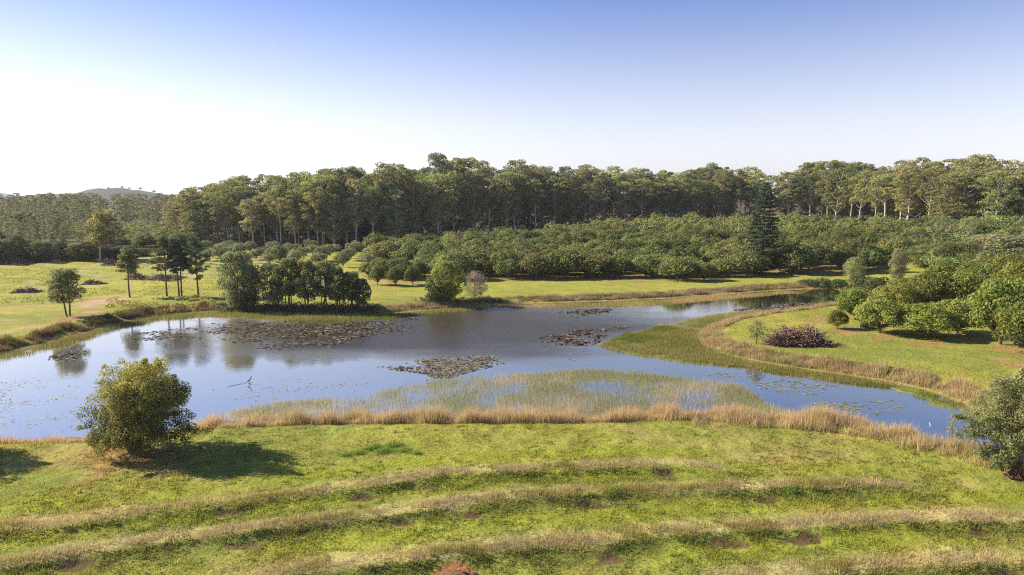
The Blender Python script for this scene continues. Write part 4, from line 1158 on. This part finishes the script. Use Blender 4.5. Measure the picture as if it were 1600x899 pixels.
def fringe(name, Pl, cnt, o0, o1, h, w, cols, label, seed, thr=.42, keep=None, hn=.6, cat="grass", cs=1.8):
    g = np.random.default_rng(seed)
    # land lies right of travel along the lake outline -> negative offsets
    off = -(o0 + (o1 - o0) * g.beta(1.6, 1.6, cnt))
    p = along(Pl, cnt, off, g)
    f = fbm(p[:, 0], p[:, 1], cs, 3, seed)
    k = f + g.normal(size=cnt) * .05 > thr
    if keep is not None: k &= keep(p)
    p = p[k]; f = f[k]
    z = ground_z(p[:, 0], p[:, 1])
    cl = np.repeat(np.asarray(cols[0])[None], len(p), 0)
    m = fbm(p[:, 0], p[:, 1], 2.5, 3, seed + 3)
    cl = mixc(cl, np.asarray(cols[1]), ss(.5, .68, m)); 
    low = g.random(len(p)) < .22
    cl[low] = np.asarray(cols[2])
    hh = h * (1 - hn + hn * 2 * ss(.3, .75, f)) * np.where(low, .55, 1)
    scatter_mesh(name, [blades(np.column_stack([p, z - .03]), hh, w, cl, g, .38, .28)], M_DRYGR, label, cat)
pxof = lambda p: 800 + FPX * p[:, 0] / (p[:, 1] * cp + CAMZ * sp)
DRYC = ((.58, .45, .235), (.50, .41, .19), (.27, .27, .06))
fringe("dry_grass", W_NEAR, 120000, .2, 4.2, 1.0, .035, DRYC, "tall tan dry grass along the near shore of the lake", 701, .30, lambda p: (pxof(p) > 290) & (pxof(p) < 1640))
fringe("dry_grass", W_NEAR, 60000, 2.0, 6.2, .8, .035, DRYC, "broad pale straw band sweeping down to the right edge bush", 706, .30, lambda p: (pxof(p) > 1080) & (pxof(p) < 1640), hn=.5)
fringe("dry_grass", W_NEAR, 26000, .1, 2.2, .6, .035, DRYC, "low tan dry grass on the near shore left of the big bushy tree", 702, .40, lambda p: (pxof(p) < 170))
fringe("dry_grass", W_RIGHT, 70000, .1, 3.6, .7, .05, ((.48, .38, .19), (.41, .35, .15), (.24, .25, .06)), "tan dry grass ringing the grassy point on the right bank", 703, .24, hn=.42)
fringe("dry_grass", W_FAR[:13], 60000, .8, 3.8, .55, .06, ((.44, .34, .19), (.36, .30, .13), (.18, .19, .05)), "dry tan grass along the far bank below the orchard", 704, .30, hn=.45)
fringe("dry_grass", W_FAR[15:], 60000, .2, 4.5, .6, .06, ((.24, .17, .08), (.26, .24, .06), (.12, .14, .035)), "brown and yellow rank grass on the left far bank", 705, .44)

# reeds standing in water
def in_poly(P, n, g):
    lo, hi = P.min(0), P.max(0); out = []; c = 0
    while c < n:
        q = lo + g.random((n * 2, 2)) * (hi - lo); q = q[inside(q[:, 0], q[:, 1], P)]
        out.append(q); c += len(q)
    return np.concatenate(out)[:n]
def reeds(name, P, n, h, w, cols, label, seed, thr, sc=4.0, mat=None, cat="reeds", soft=.1):
    g = np.random.default_rng(seed)
    p = in_poly(P, n, g)
    edge = -sdf(p[:, 0], p[:, 1], P)
    f = fbm(p[:, 0], p[:, 1], sc, 4, seed) + g.normal(size=len(p)) * soft - .22 * ss(2.0, 0, edge)
    p = p[f > thr]; f = f[f > thr]
    z = np.maximum(ground_z(p[:, 0], p[:, 1]), 0) - .05
    m = fbm(p[:, 0], p[:, 1], 6, 3, seed + 2) + g.normal(size=len(p)) * .08
    cl = mixc(np.repeat(np.asarray(cols[0])[None], len(p), 0), np.asarray(cols[1]), ss(.42, .6, m))
    scatter_mesh(name, [blades(np.column_stack([p, z]), h, w, cl, g, .22, .35)], mat or M_GRASS, label, cat)
reeds("reeds", REEDS_NEAR, 150000, .46, .024, ((.23, .245, .115), (.36, .33, .17)), "thin green reeds standing in the shallow water before the near shore", 711, .415, 5, soft=.14)
reeds("reeds", MARSH, 90000, .42, .05, ((.13, .165, .035), (.24, .22, .07)), "dense green reeds in the marsh round the grassy point", 712, .33, 4)
STRIP_R = unproj([(770, 477), (850, 475), (950, 472), (1050, 467), (1150, 460), (1210, 457), (1260, 455), (1240, 458), (1150, 466), (1050, 475), (980, 480), (880, 480), (800, 482)])
STRIP_L = unproj([(250, 494), (300, 488), (420, 489), (590, 493), (640, 489), (690, 484), (760, 478), (790, 480), (720, 488), (640, 494), (610, 500), (540, 503), (460, 503), (380, 498), (330, 495), (260, 500)])
STRIP_LL = unproj([(-120, 580), (0, 552), (90, 532), (140, 518), (200, 503), (260, 492), (270, 498), (210, 510), (150, 527), (95, 543), (0, 566), (-120, 592)])
STRIP_C = unproj([(1090, 497), (1140, 488), (1180, 486), (1240, 483), (1300, 477), (1300, 480), (1240, 488), (1180, 495), (1130, 503), (1050, 510), (1020, 510)])
reeds("reeds", STRIP_R, 30000, .38, .05, ((.24, .23, .07), (.36, .29, .12)), "tan reed strip in the water along the far bank below the orchard", 713, .26)
reeds("reeds", STRIP_L, 30000, .5, .06, ((.15, .18, .04), (.24, .22, .07)), "green reed strip in the water below the dark waterside clump", 714, .30)
reeds("reeds", STRIP_LL, 16000, .6, .05, ((.13, .15, .04), (.18, .18, .05)), "sparse dark reeds along the left far shore", 715, .36)
reeds("reeds", STRIP_C, 24000, .35, .05, ((.22, .21, .07), (.33, .27, .12)), "tan reeds in the creek mouth behind the grassy point", 716, .36)

def pads(name, P, n, r, cols, label, seed, thr, sc=2.5, tilt=.10, ax=1.0, keep=.5):
    g = np.random.default_rng(seed)
    p = in_poly(P, n, g)
    edge = -sdf(p[:, 0], p[:, 1], P)
    f = fbm(p[:, 0] * .7, p[:, 1] * ax, sc, 4, seed) - .3 * ss(4.0, 0, edge) + g.normal(size=len(p)) * .10
    p = p[(f > thr) & (g.random(len(p)) < keep)]; m = len(p)
    rr = r * g.uniform(.55, 1.3, m)
    N = unit(np.stack([g.normal(size=m) * tilt, g.normal(size=m) * tilt, np.ones(m)], 1))
    a = unit(np.cross(N, C(0, 1, 0))); b = np.cross(N, a)
    th = np.arange(6) * math.pi / 3
    q = np.column_stack([p, np.full(m, .012) + g.random(m) * .03 + tilt * rr * .8])
    V = q[:, None] + rr[:, None, None] * (np.cos(th)[None, :, None] * a[:, None] + np.sin(th)[None, :, None] * b[:, None])
    c = np.asarray(cols)[g.integers(len(cols), size=m)] * g.uniform(.7, 1.3, (m, 1))
    link(name, make_mesh(name, V.reshape(-1, 3), np.arange(6 * m).reshape(m, 6), M_PAD, c), kind="stuff", label=label, category="lily pads")
PADC = ((.16, .13, .07), (.13, .12, .05), (.21, .175, .10), (.08, .065, .035), (.06, .045, .025))
PADG = ((.24, .25, .10), (.18, .21, .07), (.28, .26, .14))
pads("lily_pads", unproj([(310, 506), (380, 498), (480, 500), (560, 500), (650, 494), (660, 512), (570, 532), (470, 552), (410, 546), (330, 528)]), 20000, .22, PADC, "brown lily pads below the dark waterside clump", 721, .42, 3, .14, 1.6, .32)
pads("lily_pads", unproj([(585, 574), (640, 565), (700, 556), (770, 557), (790, 568), (740, 580), (700, 592), (650, 604), (670, 585)]), 11000, .17, ((.22, .19, .12), (.18, .17, .085), (.27, .235, .15), (.11, .095, .055)), "island of brown lily pads in the middle of the lake", 722, .30, 2.5, .18)
pads("lily_pads", unproj([(830, 532), (880, 518), (960, 512), (1020, 508), (950, 522), (935, 535), (900, 550), (860, 546)]), 5000, .22, PADC, "pale lily pads at the tip of the marshy point", 723, .38, 2.5, .22)
pads("lily_pads", unproj([(870, 488), (900, 483), (960, 483), (950, 494), (910, 500)]), 1800, .26, PADC, "lily pads off the far bank reed strip", 724, .38, 2.5, .2)
pads("lily_pads", unproj([(70, 560), (105, 545), (140, 548), (135, 566), (110, 574), (80, 572)]), 1500, .2, PADC, "lily pads over the lone tree's reflection", 725, .40, 2, .2)
pads("lily_pads", unproj([(190, 522), (250, 510), (340, 508), (350, 524), (300, 540), (220, 536)]), 1600, .24, PADC, "lily pads over the pines' reflections", 726, .46, 3, .15, 1.6)
pads("lily_pads", unproj([(1110, 492), (1180, 478), (1330, 466), (1300, 482), (1240, 488), (1180, 494)]), 4000, .3, PADC, "lily pads choking the creek on the far right", 727, .40, 3, .15, 2.0)
pads("lily_pads", unproj([(1060, 575), (1190, 582), (1330, 602), (1430, 630), (1500, 660), (1490, 690), (1400, 660), (1280, 645), (1190, 620)]), 2600, .15, PADG, "scattered green lily pads in the right arm of the lake", 728, .50, 2.5, .05)
pads("lily_pads", unproj([(1265, 632), (1320, 622), (1350, 634), (1330, 648), (1290, 648)]), 2200, .13, PADG, "dense green patch of lily pads near the right shore", 729, .36, 2, .05)
pads("lily_pads", unproj([(-80, 600), (60, 580), (150, 590), (330, 600), (330, 650), (180, 675), (60, 680), (-100, 690)]), 4500, .10, ((.42, .40, .28), (.3, .3, .2)), "pale flecks of floating weed on the near left water", 730, .52, 3, .04, 1.5)
pads("lily_pads", unproj([(330, 610), (420, 590), (600, 585), (660, 600), (600, 615), (420, 628), (340, 640)]), 1600, .10, ((.36, .34, .22), (.25, .24, .15)), "pale flecks of floating weed by the wading bird", 731, .50, 3, .04, 1.5)
pads("lily_pads", unproj([(800, 560), (940, 548), (1060, 570), (1150, 585), (1000, 578), (880, 575), (780, 582)]), 900, .12, PADG, "scattered pads in the calm channel in front of the marsh", 732, .5, 3, .04)

# rank dark undergrowth at the foot of the waterside clump and round tree
pts, rads = [], []
for a in range(345, 592, 5):
    for b in (482, 487):
        x, y, z = at(a + go.normal() * 2, b + go.normal()); s = go.uniform(.5, 1.0)
        pts.append(np.array([x, y, z + s * .3])); rads.append((s * 1.3, s * 1.3, s))
for a in range(655, 790, 6):
    x, y, z = at(a, 472 + go.normal()); s = go.uniform(.4, .8); pts.append(np.array([x, y, z + s * .3])); rads.append((s * 1.4, s * 1.4, s))
scrub_mass("bank_scrub", pts, rads, 90, .3, (.07, .075, .035), "low dark scrub along the foot of the far bank trees", 41)
pts, rads = [], []
for a in range(170, 350, 5):
    x, y, z = at(a, np.interp(a, [170, 350], [478, 476]) + go.normal() * 4); s = go.uniform(.4, .8); pts.append(np.array([x, y, z + s * .2])); rads.append((s * 1.6, s * 1.6, s * .8))
scrub_mass("bank_scrub", pts, rads, 70, .3, (.16, .15, .04), "low yellow green scrub under the pines", 42)
# green hummock with tufts in the near meadow
parts = []
for a, b, q in ((616, 697, .5), (586, 700, .4), (575, 702, .3), (600, 706, .45), (560, 708, .35), (630, 705, .4), (540, 712, .3), (650, 709, .3), (1235, 770, .4), (960, 770, .45)):
    x, y, z = at(a, b); m = int(900 * q)
    u = gg.normal(size=(m, 2)) * C(.9, .55) * q * 1.3 + C(x, y)
    hh = q * .8 * np.exp(-((u[:, 0] - x) ** 2 + (u[:, 1] - y) ** 2) / (q * 1.5) ** 2) + .08
    parts.append(blades(np.column_stack([u, ground_z(u[:, 0], u[:, 1]) - .02]), hh, .05, np.repeat(C(.20, .27, .045)[None], m, 0), gg, .7, .3))
scatter_mesh("green_tussock", parts, M_GRASS, "bright green tussocks on a hummock in the near meadow", "grass")
# rough tufts in the far left field and the right lawn
n = 26000
y = 128 + 100 * gg.random(n); x = -y * gg.uniform(.30, .92, n)
k = (sdf(x, y, LAKE) > 1) & (fbm(x, y, 5, 3, 9) + gg.normal(size=n) * .05 > .5); x, y = x[k], y[k]
c_ = ground_col(x, y) * C(.72, .82, .8)
t1 = blades(np.column_stack([x, y, ground_z(x, y) - .02]), .30, .22, c_, gg, .7, .35)
n = 60000
x = gg.uniform(24, 90, n); y = gg.uniform(72, 126, n)
k = (sdf(x, y, LAKE) > 1.5) & (sdf(x, y, MARSH) > 1) & (x < y * .9); x, y = x[k], y[k]
t2 = blades(np.column_stack([x, y, ground_z(x, y) - .02]), .12, .09, ground_col(x, y) * C(.95, 1.05, .95), gg, .7, .35)
scatter_mesh("pasture_tufts", [t1, t2], M_GRASS, "rough grass tufts scattered over the left field and the right lawn", "grass")

# ridge trees on the far hill
for a, t in ((163, 290), (176, 290), (197, 288), (208, 288), (246, 289), (225, 291)):
    y = 2350.0 + (a % 7) * 8; x = (a - 800) / FPX * y
    o = add_tree("ridge_tree", OLIVE[a % 3], x, y, "tiny", "tree", None, H=9 + a % 4, z=hill_z(x, y, *HILL1))
    label_later(o, "tiny tree", "standing out on the ridge of the far hill", "trees on the far ridge")

settle_labels()

# ------------------------------------------------------------------ haze
def haze():
    x0, x1, y0, y1, z0, z1 = -16000, 16000, -400, 10500, -1.9, 128
    V = [(x0, y0, z0), (x1, y0, z0), (x1, y1, z0), (x0, y1, z0), (x0, y0, z1), (x1, y0, z1), (x1, y1, z1), (x0, y1, z1)]
    F = [(0, 3, 2, 1), (4, 5, 6, 7), (0, 1, 5, 4), (1, 2, 6, 5), (2, 3, 7, 6), (3, 0, 4, 7)]
    m = bpy.data.materials.new("haze_air"); m.use_nodes = True
    n = m.node_tree.nodes; n.remove(n["Principled BSDF"])
    v = n.new("ShaderNodeVolumePrincipled"); v.inputs["Color"].default_value = (.86, .90, 1, 1); v.inputs["Density"].default_value = .00009; v.inputs["Anisotropy"].default_value = .2
    m.node_tree.links.new(v.outputs[0], n["Material Output"].inputs["Volume"])
    link("haze", make_mesh("haze", V, F, m), kind="stuff")
haze()
